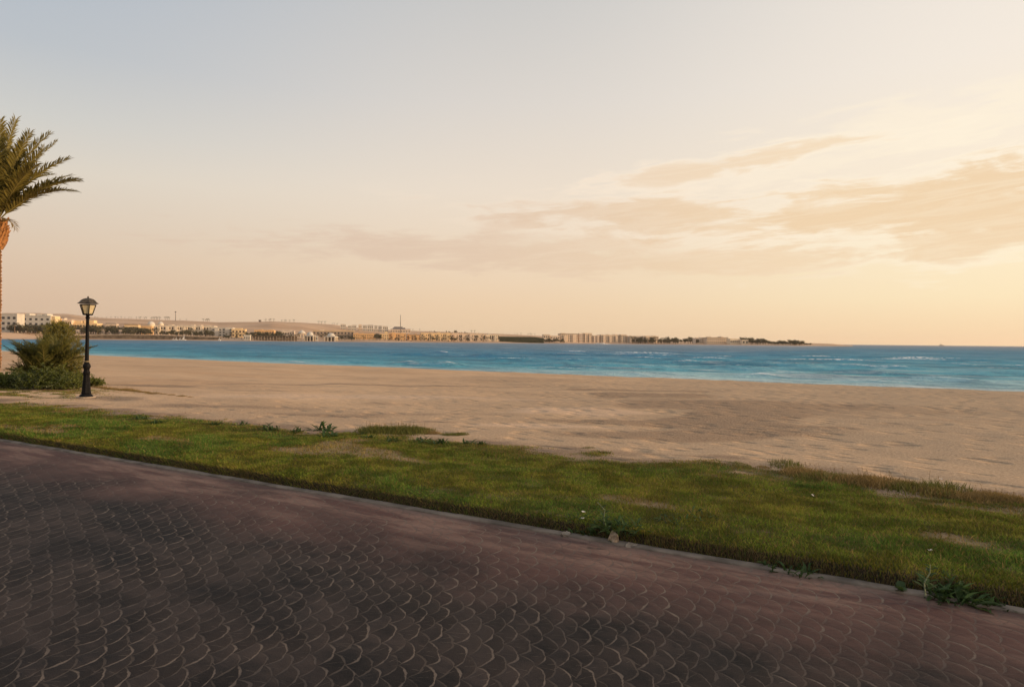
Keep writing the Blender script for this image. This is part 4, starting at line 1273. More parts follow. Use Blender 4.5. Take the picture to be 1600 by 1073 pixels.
# ------------------------------------------------------------------ bush group left of the lamp
def leaf_shoot(mb, base, az, e0, e1, L, nl, leaf, rg, w=.16, mi=1, r0=.006):
    n = 8; p = Vector(base); pts = [p.copy()]; ds = []
    for k in range(n):
        e = e0+(e1-e0)*(k+.5)/n
        d = Vector((math.cos(az)*math.cos(e), math.sin(az)*math.cos(e), math.sin(e))); ds.append(d)
        p = p+d*L/n; pts.append(p.copy())
    mb.tube(pts, [r0*(1-.7*k/n) for k in range(n+1)], 4, 0)
    for k in range(nl):
        f = (.12+.86*(k+.5)/nl)*n; i = min(int(f), n-1); c = pts[i].lerp(pts[i+1], f-i)
        v = (ds[i]*rg.uniform(.2, .9)+Vector((rg.gauss(0, 1), rg.gauss(0, 1), rg.gauss(.2, .8)))).normalized()
        l = leaf*rg.uniform(.6, 1.3); sd = v.cross(Vector((rg.gauss(0, 1), rg.gauss(0, 1), rg.gauss(0, 1)))).normalized()*l*w
        mb.add([c, c+v*l*.5+sd, c+v*l, c+v*l*.5-sd], [(0, 1, 2, 3)], mi)


def ground_at(px, py):
    p = GP(px, py, 0.0)
    for _ in range(6):
        q, s = xy2qs(p.x, p.y); z = float(ground_z(q, s)); p = GP(px, py, z)
    return p


def bush_group():
    rg = random.Random(5)
    b = ground_at(68, 601); Z = b.y
    m = Z/F
    # young date palm, many stiff arching fronds from the ground
    r = root('young_date_palm', b, 'bushy young date palm with dark arching fronds left of the lamp post', 'palm')
    FM = [MAT['rachis'], MAT['bushfrond']]
    for k in range(78):
        az = rg.uniform(0, 360); e0 = rg.uniform(62, 89); e1 = e0-rg.uniform(20, 58)
        frond('frond', (rg.uniform(-.3, .3), rg.uniform(-.3, .3), .02), rad(az), rad(e0), rad(e1), rg.uniform(1.15, 1.95), .30, 46, FM, r, rg, bow=rg.uniform(-.2, .2), width=.05, rad0=.010, start=.2, fwd_ang=.85)
    for (az, e0, e1, L) in [(-8, 56, 26, 2.15), (4, 56, 4, 1.8), (-14, 62, 34, 2.2), (184, 74, 22, 1.9), (176, 70, 0, 1.75), (195, 78, 24, 2.0), (168, 76, 14, 2.0), (-30, 60, -10, 1.5)]:
        frond('frond', (0, 0, .05), rad(az), rad(e0), rad(e1), L, .30, 52, FM, r, rg, width=.045, rad0=.012, start=.2)
    for k in range(46):
        az = rg.uniform(0, 360); e0 = rg.uniform(30, 62)
        frond('frond', (rg.uniform(-.35, .35), rg.uniform(-.3, .3), .02), rad(az), rad(e0), rad(e0-rg.uniform(20, 55)), rg.uniform(.8, 1.35), .28, 34, FM, r, rg, bow=rg.uniform(-.3, .3), width=.055, rad0=.008, start=.15, fwd_ang=.9)
    frond('frond', (.1, -.1, .05), rad(-4), rad(50), rad(14), 2.45, .32, 54, FM, r, rg, width=.05, rad0=.012, start=.2)
    for k in range(14):
        az = rg.uniform(-150, 20); e0 = rg.uniform(5, 40)
        frond('dry_frond', (rg.uniform(-.2, .5), -.1, .04), rad(az), rad(e0), rad(e0-40), rg.uniform(.8, 1.3), .2, 26, [MAT['rachis'], MAT['frond_dry']], r, rg, width=.05, rad0=.010)
    # feathery yellow-green shrub growing through it
    c = ground_at(80, 600)
    r2 = root('feathery_shrub', c+Vector((0, .35, 0)), 'tall feathery yellow-green shrub growing up through the young date palm', 'shrub')
    mb = MB()
    for k in range(46):
        a = rg.uniform(0, 2*PI); rr_ = abs(rg.gauss(0, .2))
        leaf = rg.uniform(.8, 1.0)
        mb.tube([(rr_*.3*math.cos(a), rr_*.3*math.sin(a), -.05), (rr_*math.cos(a), rr_*math.sin(a), .8), (rr_*2.6*math.cos(a), rr_*2.6*math.sin(a), rg.uniform(1.2, 1.8))], [.016, .011, .004], 5)
    mb.build('stem', MAT['wood'], r2)
    mb = MB()
    for k in range(1150):
        a = rg.uniform(0, 2*PI); z = rg.uniform(.15, 2.15); rad_ = .95*math.sqrt(rg.random())*(1.12-abs(z-.85)*.66)*(1+.25*math.sin(a*3+z*4))
        leaf_shoot(mb, (rad_*math.cos(a), rad_*math.sin(a), z), rg.uniform(0, 6.28), rg.uniform(.5, 1.5), rg.uniform(.0, 1.2), rg.uniform(.22, .42), 26, .075, rg, .11)
    mb.build('foliage', [MAT['palewood'], MAT['feather']], r2)
    # low green plants spilling around the foot
    vn_ = lambda r0, a0, i0: float(vnoise(r0*3*math.cos(a0)+9, r0*3*math.sin(a0)+i0*5, 8))
    for i, (px, py, sc, lb) in enumerate([(12, 606, .9, 'low dark green ground plant at the left frame edge'), (38, 606, 1.0, 'low green ground plant left of centre under the young date palm'),
                                          (66, 608, 1.15, 'densest low green ground plant under the young date palm'), (96, 607, 1.05, 'low green ground plant just left of the lamp base'),
                                          (118, 604, .8, 'small low green ground plant close to the lamp base'), (-22, 606, 1.0, 'low green ground plant beyond the left frame edge'), (147, 603, .42, 'small green plant just right of the lamp base')]):
        p = ground_at(px, py)
        mb = MB()
        for k in range(int(330*sc)):
            a = rg.uniform(0, 6.28); r_ = .62*sc*math.sqrt(rg.random())
            leaf_shoot(mb, (r_*math.cos(a), r_*.7*math.sin(a), rg.uniform(-.02, .62)*sc*(1.05-r_)*(.25+1.2*vn_(r_, a, i))), rg.uniform(0, 6.28), rg.uniform(.2, 1.4), rg.uniform(-.2, .6), rg.uniform(.18, .36), 15, .07, rg, .22, 1, .004)
        o = mb.build('ground_plant', [MAT['palewood'], MAT['cover'] if i in (0, 1, 2, 5) else MAT['cover2']]); o.location = p
        tag(o, lb, 'plant', 'low green plants round the young palm')


bush_group()


# ------------------------------------------------------------------ lamp post
def lamp_post():
    b = ground_at(134.5, 621); k = b.y/F
    r = root('lamp_post', b, 'black cast-iron lamp post with a frosted lantern on the sand', 'lamp post')
    r.rotation_euler = (0, rad(.75), 0)
    hh = lambda y: (622-y)*k
    w = lambda px: px*k/2
    mb = MB(); mb.lathe([(w(27), -.10), (w(27), .015), (w(26), .03)], 20); mb.build('footing', MAT['footing'], r)
    mb = MB()
    mb.lathe([(w(19), .03), (w(19), hh(619.5)), (w(17.5), hh(618)), (w(15), hh(616.6)), (w(13), hh(616)), (w(13.6), hh(614.5)), (w(12.8), hh(613)), (w(8.6), hh(587)), (w(9.2), hh(586.4)), (w(9.2), hh(585))], 8, rot=PI/8)
    mb.build('pedestal', MAT['iron'], r)
    mb = MB()
    mb.lathe([(w(8.6), hh(585)), (w(9.8), hh(583.6)), (w(9.8), hh(582)), (w(7.6), hh(580)), (w(8.2), hh(577)), (w(10.6), hh(574.6)), (w(11), hh(572.6)), (w(9.6), hh(570.4)), (w(7), hh(568)), (w(6.4), hh(566.4))], 20)
    mb.build('collar', MAT['iron'], r, True)
    mb = MB(); mb.lathe([(w(6.8), hh(566.4)), (w(6.9), hh(565)), (w(6.2), hh(564.6))], 18); mb.build('ring', MAT['brass'], r)
    mb = MB(); mb.lathe([(w(5.6), hh(564.6)), (w(4.8), hh(520)), (w(4.4), hh(499)), (w(6), hh(498.2)), (w(6.4), hh(496.8)), (w(5.4), hh(496)), (w(4.2), hh(495)), (w(6), hh(493.4)), (w(7.6), hh(492.6))], 18); mb.build('shaft', MAT['iron'], r, False)
    z0, z1 = hh(492.2), hh(476.6)
    r0, r1 = w(13.2), w(22.5)
    n = 6; rot = rad(14)
    lan = MB()
    lan.lathe([(r0*1.06, z0-.02), (r0*1.1, z0), (r0*1.05, z0+.02)], n, rot=rot)
    for i in range(n):
        a = 2*PI*i/n+rot
        lan.tube([(r0*math.cos(a), r0*math.sin(a), z0), (r1*math.cos(a), r1*math.sin(a), z1)], .011, 5)
    for i in range(n):
        a = 2*PI*i/n+rot; a2 = 2*PI*(i+1)/n+rot
        lan.tube([(r1*math.cos(a), r1*math.sin(a), z1-.01), (r1*math.cos(a2), r1*math.sin(a2), z1-.01)], .012, 5)
    L = lan.build('lantern_frame', MAT['iron'], r)
    for i in range(n):
        a = 2*PI*i/n+rot; a2 = 2*PI*(i+1)/n+rot
        f = .965
        v = [(r0*f*math.cos(a), r0*f*math.sin(a), z0+.02), (r0*f*math.cos(a2), r0*f*math.sin(a2), z0+.02), (r1*f*math.cos(a2), r1*f*math.sin(a2), z1-.005), (r1*f*math.cos(a), r1*f*math.sin(a), z1-.005)]
        v += [(x*.97, y*.97, z) for x, y, z in v]
        mb = MB(); mb.add(v, [(0, 1, 2, 3), (7, 6, 5, 4), (0, 4, 5, 1), (1, 5, 6, 2), (2, 6, 7, 3), (3, 7, 4, 0)]); mb.build('glass_pane', MAT['lampglass'], L)
    mb = MB()
    mb.lathe([(w(28), hh(475.4)), (w(30.5), hh(474.8)), (w(27.4), hh(474.0)), (w(24), hh(472.6)), (w(21), hh(470.6)), (w(17), hh(468.8)), (w(12), hh(467.6)), (w(7), hh(466.9)), (w(3), hh(466.6)), (w(2.2), hh(466)), (w(2.8), hh(465.2)), (w(.8), hh(463.6))], n, rot=rot)
    mb.build('lantern_roof', MAT['roofiron'], r)


lamp_post()


# ------------------------------------------------------------------ lawn: uncountable blades
def build_lawn():
    N = 1250000
    # sample more densely close to the camera
    q = -5.5+33*rng.random(N)**1.35; s = .06+4.6*rng.random(N)
    K = 60000      # thin turf on the bare ground in front of the bush
    g0 = ground_at(30, 611); q0, s0_ = xy2qs(g0.x, g0.y)
    q[-K:] = q0+rng.normal(0, 1.5, K); s[-K:] = s0_+rng.normal(0, .75, K)
    ed = lawn_edge(q)
    nz = fbm(q*1.6, s*1.6, 4, 31)
    dens = 1-sstep(s+(nz-.5)*1.9+(fbm(q*5, s*7, 3, 33)-.5)*.7, ed-.75, ed+.35)
    bald = sstep(fbm(q*.75, s*1.3, 3, 41)+.10*(fbm(q*5, s*6, 3, 43)-.5)*2, .67, .80)*sstep(s, .25, .5)
    dens *= 1-.72*bald
    # sparse grass beyond the edge
    sp = sstep(fbm(q*.9, s*1.6, 4, 47), .56, .70)*(1-sstep(s, ed+.2, ed+1.6))*.0
    dens = np.maximum(dens, sp)
    dens[-K:] = sstep(fbm(q[-K:]*.9, s[-K:]*2.2, 4, 151), .44, .62)*.8
    keep = rng.random(N) < dens
    q, s, bald = q[keep], s[keep], bald[keep]; n = len(q)
    ed = lawn_edge(q)
    x, y = qs2xy(q, s); z = ground_z(q, s)-.004
    lip = 1-sstep(s, .10, .34)
    far = sstep(s+(fbm(q*1.2, s*2.0, 3, 171)-.5)*1.6, ed-1.2, ed+.1)
    patch = fbm(q*.55, s*.9, 3, 91); p2 = fbm(q*2.3, s*2.3, 3, 95)
    dist = np.hypot(x, y)
    clump = fbm(q*3.2, s*3.2, 2, 99)
    hgt = (.013+.016*rng.random(n))*(.65+.8*clump)*(1+.55*lip)*(1-.25*far)
    lush = np.clip(sstep(patch, .50, .66)+.8*sstep(s, ed-1.5, ed-.4)*(1-sstep(s, ed-.3, ed+.2))*sstep(p2, .35, .6), 0, 1)
    hgt *= 1+.6*lush*sstep(p2, .4, .7)
    tall = rng.random(n) < .03+.05*sstep(p2, .55, .7)
    hgt = np.where(tall, hgt*1.9, hgt)
    wd = .0013+.0004*dist*(.6+.8*rng.random(n))*.55
    az = rng.random(n)*2*PI; la = rng.random(n)*2*PI; lean = hgt*(.25+1.1*rng.random(n))
    # blades on the lip hang over the edge towards the road
    lx = np.cos(la)*lean*(1-lip*.7)-NX*lip*hgt*.8; ly = np.sin(la)*lean*(1-lip*.7)-NY*lip*hgt*.8
    hz = hgt*(1-.35*lip*rng.random(n))
    wx, wy = np.cos(az)*wd, np.sin(az)*wd
    B1 = np.stack([x-wx, y-wy, z], 1); B2 = np.stack([x+wx, y+wy, z], 1)
    M1 = np.stack([x+wx*.8+lx*.4, y+wy*.8+ly*.4, z+hz*.6], 1); M2 = np.stack([x-wx*.8+lx*.4, y-wy*.8+ly*.4, z+hz*.6], 1)
    T = np.stack([x+lx, y+ly, z+hz], 1)
    V = np.stack([B1, B2, M1, M2, T], 1).reshape(-1, 3)
    i0 = np.arange(n)*5
    # one quad + one degenerate-free triangle per blade, all as triangles
    Fc = np.concatenate([np.stack([i0, i0+1, i0+2], 1), np.stack([i0, i0+2, i0+3], 1), np.stack([i0+3, i0+2, i0+4], 1)])
    g1 = np.array([.096, .130, .016]); g2 = np.array([.054, .112, .018]); yl = np.array([.165, .130, .022]); br = np.array([.19, .12, .045])
    t1 = np.clip(lush*.9+rng.normal(0, .15, n), 0, 1)[:, None]
    c = g1*(1-t1)+g2*t1
    ty = np.clip(.38*(1-lush)*sstep(p2, .35, .6)+.30*rng.random(n)**2+.10*lip, 0, .85)[:, None]
    c = c*(1-ty)+yl*ty
    tb = np.clip((rng.random(n) < .17+.36*far+.55*bald+.30*lip*(s < .14))*.85, 0, 1)[:, None]
    c = c*(1-tb)+br*tb
    c = 1.30*c*(.62+.66*rng.random(n)**1.3)[:, None]*(.8+.5*sstep(fbm(q*4.5, s*4.5, 3, 121), .35, .65))[:, None]*1.12
    col = np.concatenate([c, np.ones((n, 1))], 1)
    col = np.repeat(col, 5, 0)
    o = np_mesh('lawn_grass', V, Fc, MAT['grass'], {'Col': ('FLOAT_COLOR', col)})
    tag(o, 'short green and yellowish turf strip between the paved road and the sand', 'grass', None, 'stuff')
    # dry roots and thatch hanging down the cut edge of the turf
    n = 26000
    q = -5.5+31*rng.random(n)**1.25; s0 = .075+.06*rng.random(n)
    cl = sstep(fbm(q*1.1, q*0+2, 3, 77), .35, .6)
    keep = rng.random(n) < .35+.65*cl; q, s0 = q[keep], s0[keep]; n = len(q)
    x, y = qs2xy(q, s0); z = ground_z(q, s0)+.01+.03*rng.random(n)
    L = .03+.06*rng.random(n)
    dx = -NX*L*.5+rng.normal(0, .012, n); dy = -NY*L*.5+rng.normal(0, .012, n)
    wd = .0016+.0012*rng.random(n)
    V = np.stack([np.stack([x-TX*wd, y-TY*wd, z], 1), np.stack([x+TX*wd, y+TY*wd, z], 1), np.stack([x+dx, y+dy, z-L*.55], 1)], 1).reshape(-1, 3)
    Fc = np.arange(len(V)).reshape(-1, 3)
    c = np.array([.10, .065, .030])*(.4+1.3*rng.random((n, 1)))+np.array([.0, .03, .0])*(rng.random((n, 1)) < .3)
    col = np.repeat(np.concatenate([c, np.ones((n, 1))], 1), 3, 0)
    o = np_mesh('turf_edge_roots', V, Fc, MAT['grass'], {'Col': ('FLOAT_COLOR', col)})
    tag(o, 'dry brown roots and thatch hanging over the kerb from the cut turf edge', 'grass', None, 'stuff')


build_lawn()


# ------------------------------------------------------------------ tufts, weeds, stones
def tuft_mesh(n, R, h, rg, mats, name, rx=1.0, seed_heads=0, flat=.9):
    mb = MB()
    for k in range(n):
        a = rg.uniform(0, 6.28); r_ = R*math.sqrt(rg.random()); b = Vector((r_*rx*math.cos(a), r_*math.sin(a), -.01))
        hh = h*rg.uniform(.5, 1.1)*(1.15-.55*r_/R); la = rg.uniform(0, 6.28); ln = hh*rg.uniform(.1, flat)
        w = rg.uniform(.0025, .0055); az = rg.uniform(0, 6.28); W = Vector((math.cos(az)*w, math.sin(az)*w, 0))
        m_ = b+Vector((math.cos(la)*ln*.35, math.sin(la)*ln*.35, hh*.62)); t_ = b+Vector((math.cos(la)*ln, math.sin(la)*ln, hh))
        mb.add([b-W, b+W, m_+W*.8, m_-W*.8, t_], [(0, 1, 2, 3), (3, 2, 4)], 0)
    for k in range(seed_heads):
        a = rg.uniform(0, 6.28); r_ = R*rg.random(); b = Vector((r_*rx*math.cos(a), r_*math.sin(a), 0)); hh = h*rg.uniform(1.0, 1.4)
        t_ = b+Vector((rg.gauss(0, .03), rg.gauss(0, .03), hh)); mb.tube([b, t_], [.002, .0012], 4, 1)
        for j in range(7): c = b.lerp(t_, .72+.04*j); v = Vector((rg.gauss(0, 1), rg.gauss(0, 1), .8)).normalized()*.022; mb.add([c, c+v+Vector((.004, 0, 0)), c+v*1.4], [(0, 1, 2)], 1)
    return mb.build(name, mats)


def weed_mesh(n, R, leaf, rg, name, mats, wl=.15, h=.6):
    """leafy rosette weed: broad pointed leaves on short stalks"""
    mb = MB()
    for k in range(n):
        az = rg.uniform(0, 6.28); e0 = rg.uniform(.25, 1.4)
        L = leaf*rg.uniform(.6, 1.15); r_ = R*math.sqrt(rg.random())*.7; a0 = rg.uniform(0, 6.28)
        b = Vector((r_*math.cos(a0), r_*math.sin(a0), -.01)); p = b.copy(); pts = [p.copy()]
        for j in range(5):
            e = e0-(.9*j/5); p = p+Vector((math.cos(az)*math.cos(e), math.sin(az)*math.cos(e), math.sin(e)*h*1.5))*L/5; pts.append(p.copy())
        sd = Vector((-math.sin(az), math.cos(az), rg.uniform(-.3, .3))); ws = [.012, .35, .85, 1.0, .62, .02]
        vs = []
        for j in range(6):
            w = sd*L*wl*.5*ws[j]*(1+.25*rg.uniform(-1, 1)); lift = Vector((0, 0, L*.05*ws[j]))
            vs += [pts[j]-w+lift, pts[j], pts[j]+w+lift]
        fs = []
        for j in range(5): fs += [(j*3, j*3+1, j*3+4, j*3+3), (j*3+1, j*3+2, j*3+5, j*3+4)]
        mb.add(vs, fs, 0)
    return mb


rg = random.Random(21)
GT = [MAT['tuft'], MAT['dry']]
TF = [tuft_mesh(420, .30, .15, rg, GT, 'grass_tuft', 1.5, 3) for _ in range(2)]
DF = [tuft_mesh(520, .26, .12, rg, [MAT['dry'], MAT['dry']], 'dry_grass_tuft', 1.15, 4) for _ in range(2)]
WD = []
for k in range(2):
    WD.append(weed_mesh(34, .12, .12, rg, 'leafy_weed', None).build('leafy_weed', MAT['weed']))
placed = set()


def drop(protos, px, py, sc, label, group, cat, rz=None, sink=0.01):
    o = rg.choice(protos); p = ground_at(px, py); p.z -= sink
    rz = rg.uniform(0, 6.28) if rz is None else rz
    if o.name not in placed:
        placed.add(o.name); o.location = p; o.rotation_euler = (0, 0, rz); o.scale = (sc,)*3; tag(o, label, cat, group)
    else: dup(o, p, rz, sc, label, group, cat)


# long green island on the sand and its small neighbour
gl = 'long bright green grass island on the sand above the lawn'
for k in range(15): drop(TF, 580+k*5.4+rg.uniform(-2, 2), 673.5+rg.uniform(-2.2, 2)+k*.12, rg.uniform(.75, 1.15), 'green grass tuft in the long grass island on the sand', 'tufts of the long grass island', 'grass tuft')
for k in range(5): drop(DF, 640+k*10+rg.uniform(-3, 3), 675+k*.5+rg.uniform(-1, 1), rg.uniform(.4, .65), 'thin dry tuft trailing off the right end of the long grass island', 'dry tufts right of the grass island', 'grass tuft')
for k in range(4): drop(TF, 703+k*6, 679.5+rg.uniform(-.8, .8), rg.uniform(.35, .5), 'short green tuft in the small patch right of the long grass island', 'tufts of the small grass patch', 'grass tuft')
# weeds at the lawn's sandy edge
WS = 1.35
for (px, py, sc, lb) in [(507, 672, 1.7, 'upper of two dark leafy weeds standing on the sand left of the grass island'), (514, 683, 1.6, 'lower of two dark leafy weeds standing on the sand left of the grass island'), (614, 690, 1.1, 'leafy weed below the long grass island'),
                         (666, 692, 1.2, 'leafy weed at the lawn edge below the right end of the grass island'), (655, 690, .8, 'small leafy weed at the lawn edge below the grass island'), (686, 694, 1.3, 'spreading weed on the lawn edge below the small grass patch'),
                         (731, 694, 1.0, 'weed on the sandy lawn edge right of the small grass patch'), (749, 695, .9, 'last small weed right of the small grass patch'), (567, 679, .7, 'tiny weed just below the left end of the grass island'), (578, 684, .8, 'small weed under the left half of the grass island'),
                         (220, 655, 1.2, 'dark weed where the lawn meets the sand right of the lamp'), (245, 662, 1.1, 'second dark weed on the lawn edge right of the lamp'), (338, 664, 1.0, 'small weed on the lawn edge below open sand'), (380, 664, .9, 'tiny weed on the lawn edge at the start of the earth strip'),
                         (420, 672, 1.4, 'bushy weed at the lawn edge left of the two dark leafy weeds'), (463, 676, 1.2, 'low weed just left of the two dark leafy weeds')]:
    drop(WD, px, py, sc*WS, lb, 'weeds along the sandy lawn edge', 'weed')
# dry fringe at the right
for k in range(26):
    px = 1255+k*9.6+rg.uniform(-7, 7); py = np.interp(px, [1255, 1350, 1500], [741, 753, 770])+rg.uniform(-2.5, 7)
    drop(DF if rg.random() < .78 else TF, px, py, rg.choice((.35, .5, .7, .85, 1.0)), 'dry yellow-brown tuft in the fringe between lawn and sand at the right', 'dry tufts of the right fringe', 'grass tuft')
for k in range(12):
    px = 1508+k*8.5; py = np.interp(px, [1508, 1600], [776, 781])+rg.uniform(-2, 4)
    drop(DF, px, py, rg.uniform(.5, .8), 'brown tuft of the low fringe reaching the right frame edge', 'brown tufts at the right frame edge', 'grass tuft')
drop(TF, 1228, 727, .75, 'single grey-green tuft on the sand at the left end of the dry fringe', None, 'grass tuft')
drop(TF, 1155, 727, .5, 'small flat green tuft on the sand left of the single grey-green tuft', None, 'grass tuft')
drop(DF, 1192, 730, .38, 'small yellow tuft between the two green tufts on the sand', None, 'grass tuft')
drop(TF, 919, 699.5, .28, 'tiny lone green tuft on the sand above the middle of the lawn', None, 'grass tuft')
# tufts and scrub around the lamp
for (px, py, sc) in [(88, 616, .40), (100, 618, .35), (70, 612, .5), (40, 612, .5), (20, 614, .6), (50, 620, .35), (60, 607, .5), (8, 610, .6), (110, 612, .35)]:
    drop(DF if rg.random() < .4 else TF, px, py, sc, 'short sparse tuft on the bare ground in front of the young date palm', 'sparse tufts left of the lamp', 'grass tuft')
for (px, py, sc) in [(154, 606, .9), (163, 607, .8), (172, 608.5, .9), (181, 609, .7), (190, 610, .9), (198, 609.5, .9), (150, 613, .4), (207, 611, .8), (214, 612, .6), (225, 613, .6), (234, 614.5, .5), (243, 615, .6), (256, 616, .4), (268, 617, .45), (284, 619, .5), (297, 620, .3)]:
    drop(DF, px, py, sc, 'dry brown tuft on the sand just right of the lamp', 'dry tufts right of the lamp', 'grass tuft')

# big weeds on the turf edge
for (px, py, n, R, lf, lb) in [(935, 835, 150, .26, .18, 'dense leafy weed on the turf edge left of the tan stone'), (912, 836, 50, .16, .12, 'small leafy weed on the turf edge above the pale grey stone'), (972, 828, 100, .26, .15, 'spreading weed on the turf above the tan stone'),
                               (905, 812, 26, .16, .10, 'sparse bluish weed on the turf left of the tall stalk'), (1050, 812, 34, .26, .10, 'flat bluish weed patch on the turf right of the stones'), (1090, 806, 30, .26, .10, 'second flat weed patch on the turf, right of the first'),
                               (1486, 935, 150, .20, .18, 'large leafy weed spilling over the kerb at the right'), (1520, 942, 40, .13, .12, 'leafy weed spilling over the kerb right beside the large one'), (1543, 947, 40, .11, .12, 'small round-leaved weed on the kerb at the far right'),
                               (1565, 951, 30, .09, .11, 'last small weed on the kerb at the far right'), (1250, 897, 50, .18, .13, 'low weed under the turf edge left of the large spilling weed'), (1215, 889, 40, .14, .12, 'smaller low weed under the turf edge, left of the low one'), (1405, 920, 8, .05, .08, 'single round leaf plant on the kerb left of the large weed')]:
    o = weed_mesh(n, R, lf, rg, 'leafy_weed', None, .15 if n != 8 else .7).build('leafy_weed', MAT['weed'])
    o.location = ground_at(px, py); tag(o, lb, 'weed', 'leafy weeds on the turf edge')


def stalk(px, py, h, label, bent=0.0):
    r = root('tall_weed', ground_at(px, py), label, 'weed')
    mb = MB(); pts = [(0, 0, -.02), (-.01, 0, h*.35), (.012+bent*.3, 0, h*.7), (-.02+bent, 0, h)]; mb.tube(pts, [.006, .005, .004, .002], 5)
    mb.build('stem', MAT['palewood'], r)
    mb = MB()
    for k in range(16):
        u = .12+.86*k/16; c = Vector((bent*u*u, 0, h*u)); az = k*2.4; L = .09*(1.1-.55*u); v = Vector((math.cos(az), math.sin(az), .55)); sd = Vector((-math.sin(az), math.cos(az), 0))*L*.2
        mb.add([c, c+v*L*.5+sd, c+v*L*.95+Vector((0, 0, -.012)), c+v*L*.5-sd], [(0, 1, 2, 3)])
    mb.build('leaf', MAT['weed'], r)


stalk(945, 826, .24, 'slim pale-stemmed weed standing tall on the turf above the stones', -.05)
stalk(1446, 926, .19, 'tall pale weed stalk rising left of the large spilling weed', .05)


def stone(px, py, size, label, mat, seed, sink=.02):
    rs = random.Random(seed); import bmesh
    bm = bmesh.new(); bmesh.ops.create_icosphere(bm, subdivisions=4, radius=.5)
    planes = [(Vector((rs.gauss(0, 1), rs.gauss(0, 1), rs.gauss(0, 1))).normalized(), rs.uniform(.22, .40)) for _ in range(11)]
    for v in bm.verts:
        for n_, d_ in planes:
            e = v.co.dot(n_)-d_
            if e > 0: v.co -= n_*e*1.0
        v.co += v.normal*float(fbm(v.co.x*6+seed, v.co.y*6+v.co.z*5, 3, seed)-.5)*.10
        v.co = Vector((v.co.x*size[0], v.co.y*size[1], v.co.z*size[2]))
    me = bpy.data.meshes.new('stone'); bm.to_mesh(me); bm.free(); me.materials.append(mat)
    for p_ in me.polygons: p_.use_smooth = False
    o = bpy.data.objects.new('stone', me); COL.objects.link(o)
    p = ground_at(px, py); o.location = (p.x, p.y, p.z+size[2]*.34-sink); o.rotation_euler = (0, rs.uniform(-.3, .3), rs.uniform(0, 6))
    tag(o, label, 'stone', 'stones on the kerb')


stone(957, 848, (.135, .10, .15), 'large tan stone on the kerb in front of the dense weed', MAT['stone'], 3)
stone(883, 840, (.10, .10, .12), 'small pale grey stone at the turf edge left of the tan stone', MAT['stonegrey'], 5)
stone(988, 856, (.15, .09, .10), 'flat grey stone half under the turf right of the tan stone', MAT['stonegrey'], 8)
# a few pale clover heads and scraps on the lawn
for k, (px, py) in enumerate([(912, 802), (910, 812), (1270, 776), (1470, 750), (1224, 727), (1452, 862)]):
    o = weed_mesh(9, .03, .035, rg, 'white_flower', None, .8, .5).build('white_flower', MAT['sail'])
    p = ground_at(px, py); o.location = (p.x, p.y, p.z+.02)
    o.scale = (.55,)*3
    tag(o, 'small white flower head showing in the short turf', 'flower', 'white flower heads in the turf')


# ------------------------------------------------------------------ sky, sun, air
SUN_AZ, SUN_EL = 94.0, 9.0       # degrees to the right of the view direction
world = bpy.data.worlds.new('World'); S.world = world; world.use_nodes = True
wt = world.node_tree; N = NB(wt)
bgd = wt.nodes['Background']
dirv = N.n('ShaderNodeTexCoord').outputs['Generated']
x, y, z = N.sep(dirv)
el = N.m('MULTIPLY', N.m('ARCSINE', z), 180/PI)          # degrees of elevation
az = N.m('MULTIPLY', N.m('ARCTAN2', x, y), 180/PI)        # degrees right of the view
sky = N.n('ShaderNodeTexSky', sky_type='NISHITA')
sky.sun_disc = False
sky.sun_elevation = rad(SUN_EL); sky.sun_rotation = rad(SUN_AZ)
sky.air_density = 1.0; sky.dust_density = 4.0; sky.ozone_density = 1.0


def lin(r, g, b):
    f = lambda c: ((c/255+.055)/1.055)**2.4 if c > 10 else c/255/12.92
    return (f(r), f(g), f(b))


eu = N.m('DIVIDE', N.m('MAXIMUM', el, 0.0), 60.0)
RL = [(0, lin(214, 184, 157)), (.05, lin(219, 190, 164)), (.10, lin(222, 198, 174)), (.2, lin(222, 212, 197)), (.26, lin(207, 206, 201)), (.34, lin(187, 193, 199)), (.46, lin(174, 185, 198)), (.8, lin(178, 188, 202)), (1, lin(172, 182, 198))]
RC = [(0, lin(238, 206, 168)), (.05, lin(240, 210, 175)), (.12, lin(240, 217, 190)), (.22, lin(238, 223, 205)), (.34, lin(222, 215, 207)), (.46, lin(206, 204, 201)), (.8, lin(186, 190, 198)), (1, lin(176, 184, 197))]
RR = [(0, lin(252, 216, 172)), (.06, lin(255, 234, 194)), (.12, lin(255, 238, 204)), (.2, lin(254, 238, 214)), (.34, lin(247, 236, 222)), (.46, lin(241, 232, 221)), (.8, lin(214, 211, 210)), (1, lin(184, 190, 200))]
cl_, cc_, cr_ = N.ramp(eu, RL), N.ramp(eu, RC), N.ramp(eu, RR)
grad = N.mix(N.ss(az, -44.0, 2.0), cl_, cc_)
grad = N.mix(N.ss(az, -4.0, 42.0), grad, cr_)
behind = N.ss(N.m('ABSOLUTE', N.m('SUBTRACT', az, 60.0)), 95.0, 165.0)
grad = N.mix(behind, grad, cl_)
nish = N.n('ShaderNodeVectorMath', operation='SCALE'); N.put(nish.inputs[0], sky.outputs[0]); nish.inputs['Scale'].default_value = .15
grad = N.mix(.06, grad, nish.outputs[0])

# clouds: thin streaks standing at given bearings in the sky
ctr = lambda v_: N.ss(v_, .30, .70)
cv = N.vec(N.m('MULTIPLY', az, .075), N.m('MULTIPLY', el, .34))
warpn = ctr(N.noise(cv, 1.6, 6, .62, .4))
fibre = N.noise(N.vec(N.m('MULTIPLY', az, .05), N.m('ADD', N.m('MULTIPLY', el, .62), N.m('MULTIPLY', az, -.05))), 2.6, 7, .68, .6)
fibre = ctr(fibre)


RIMS = []


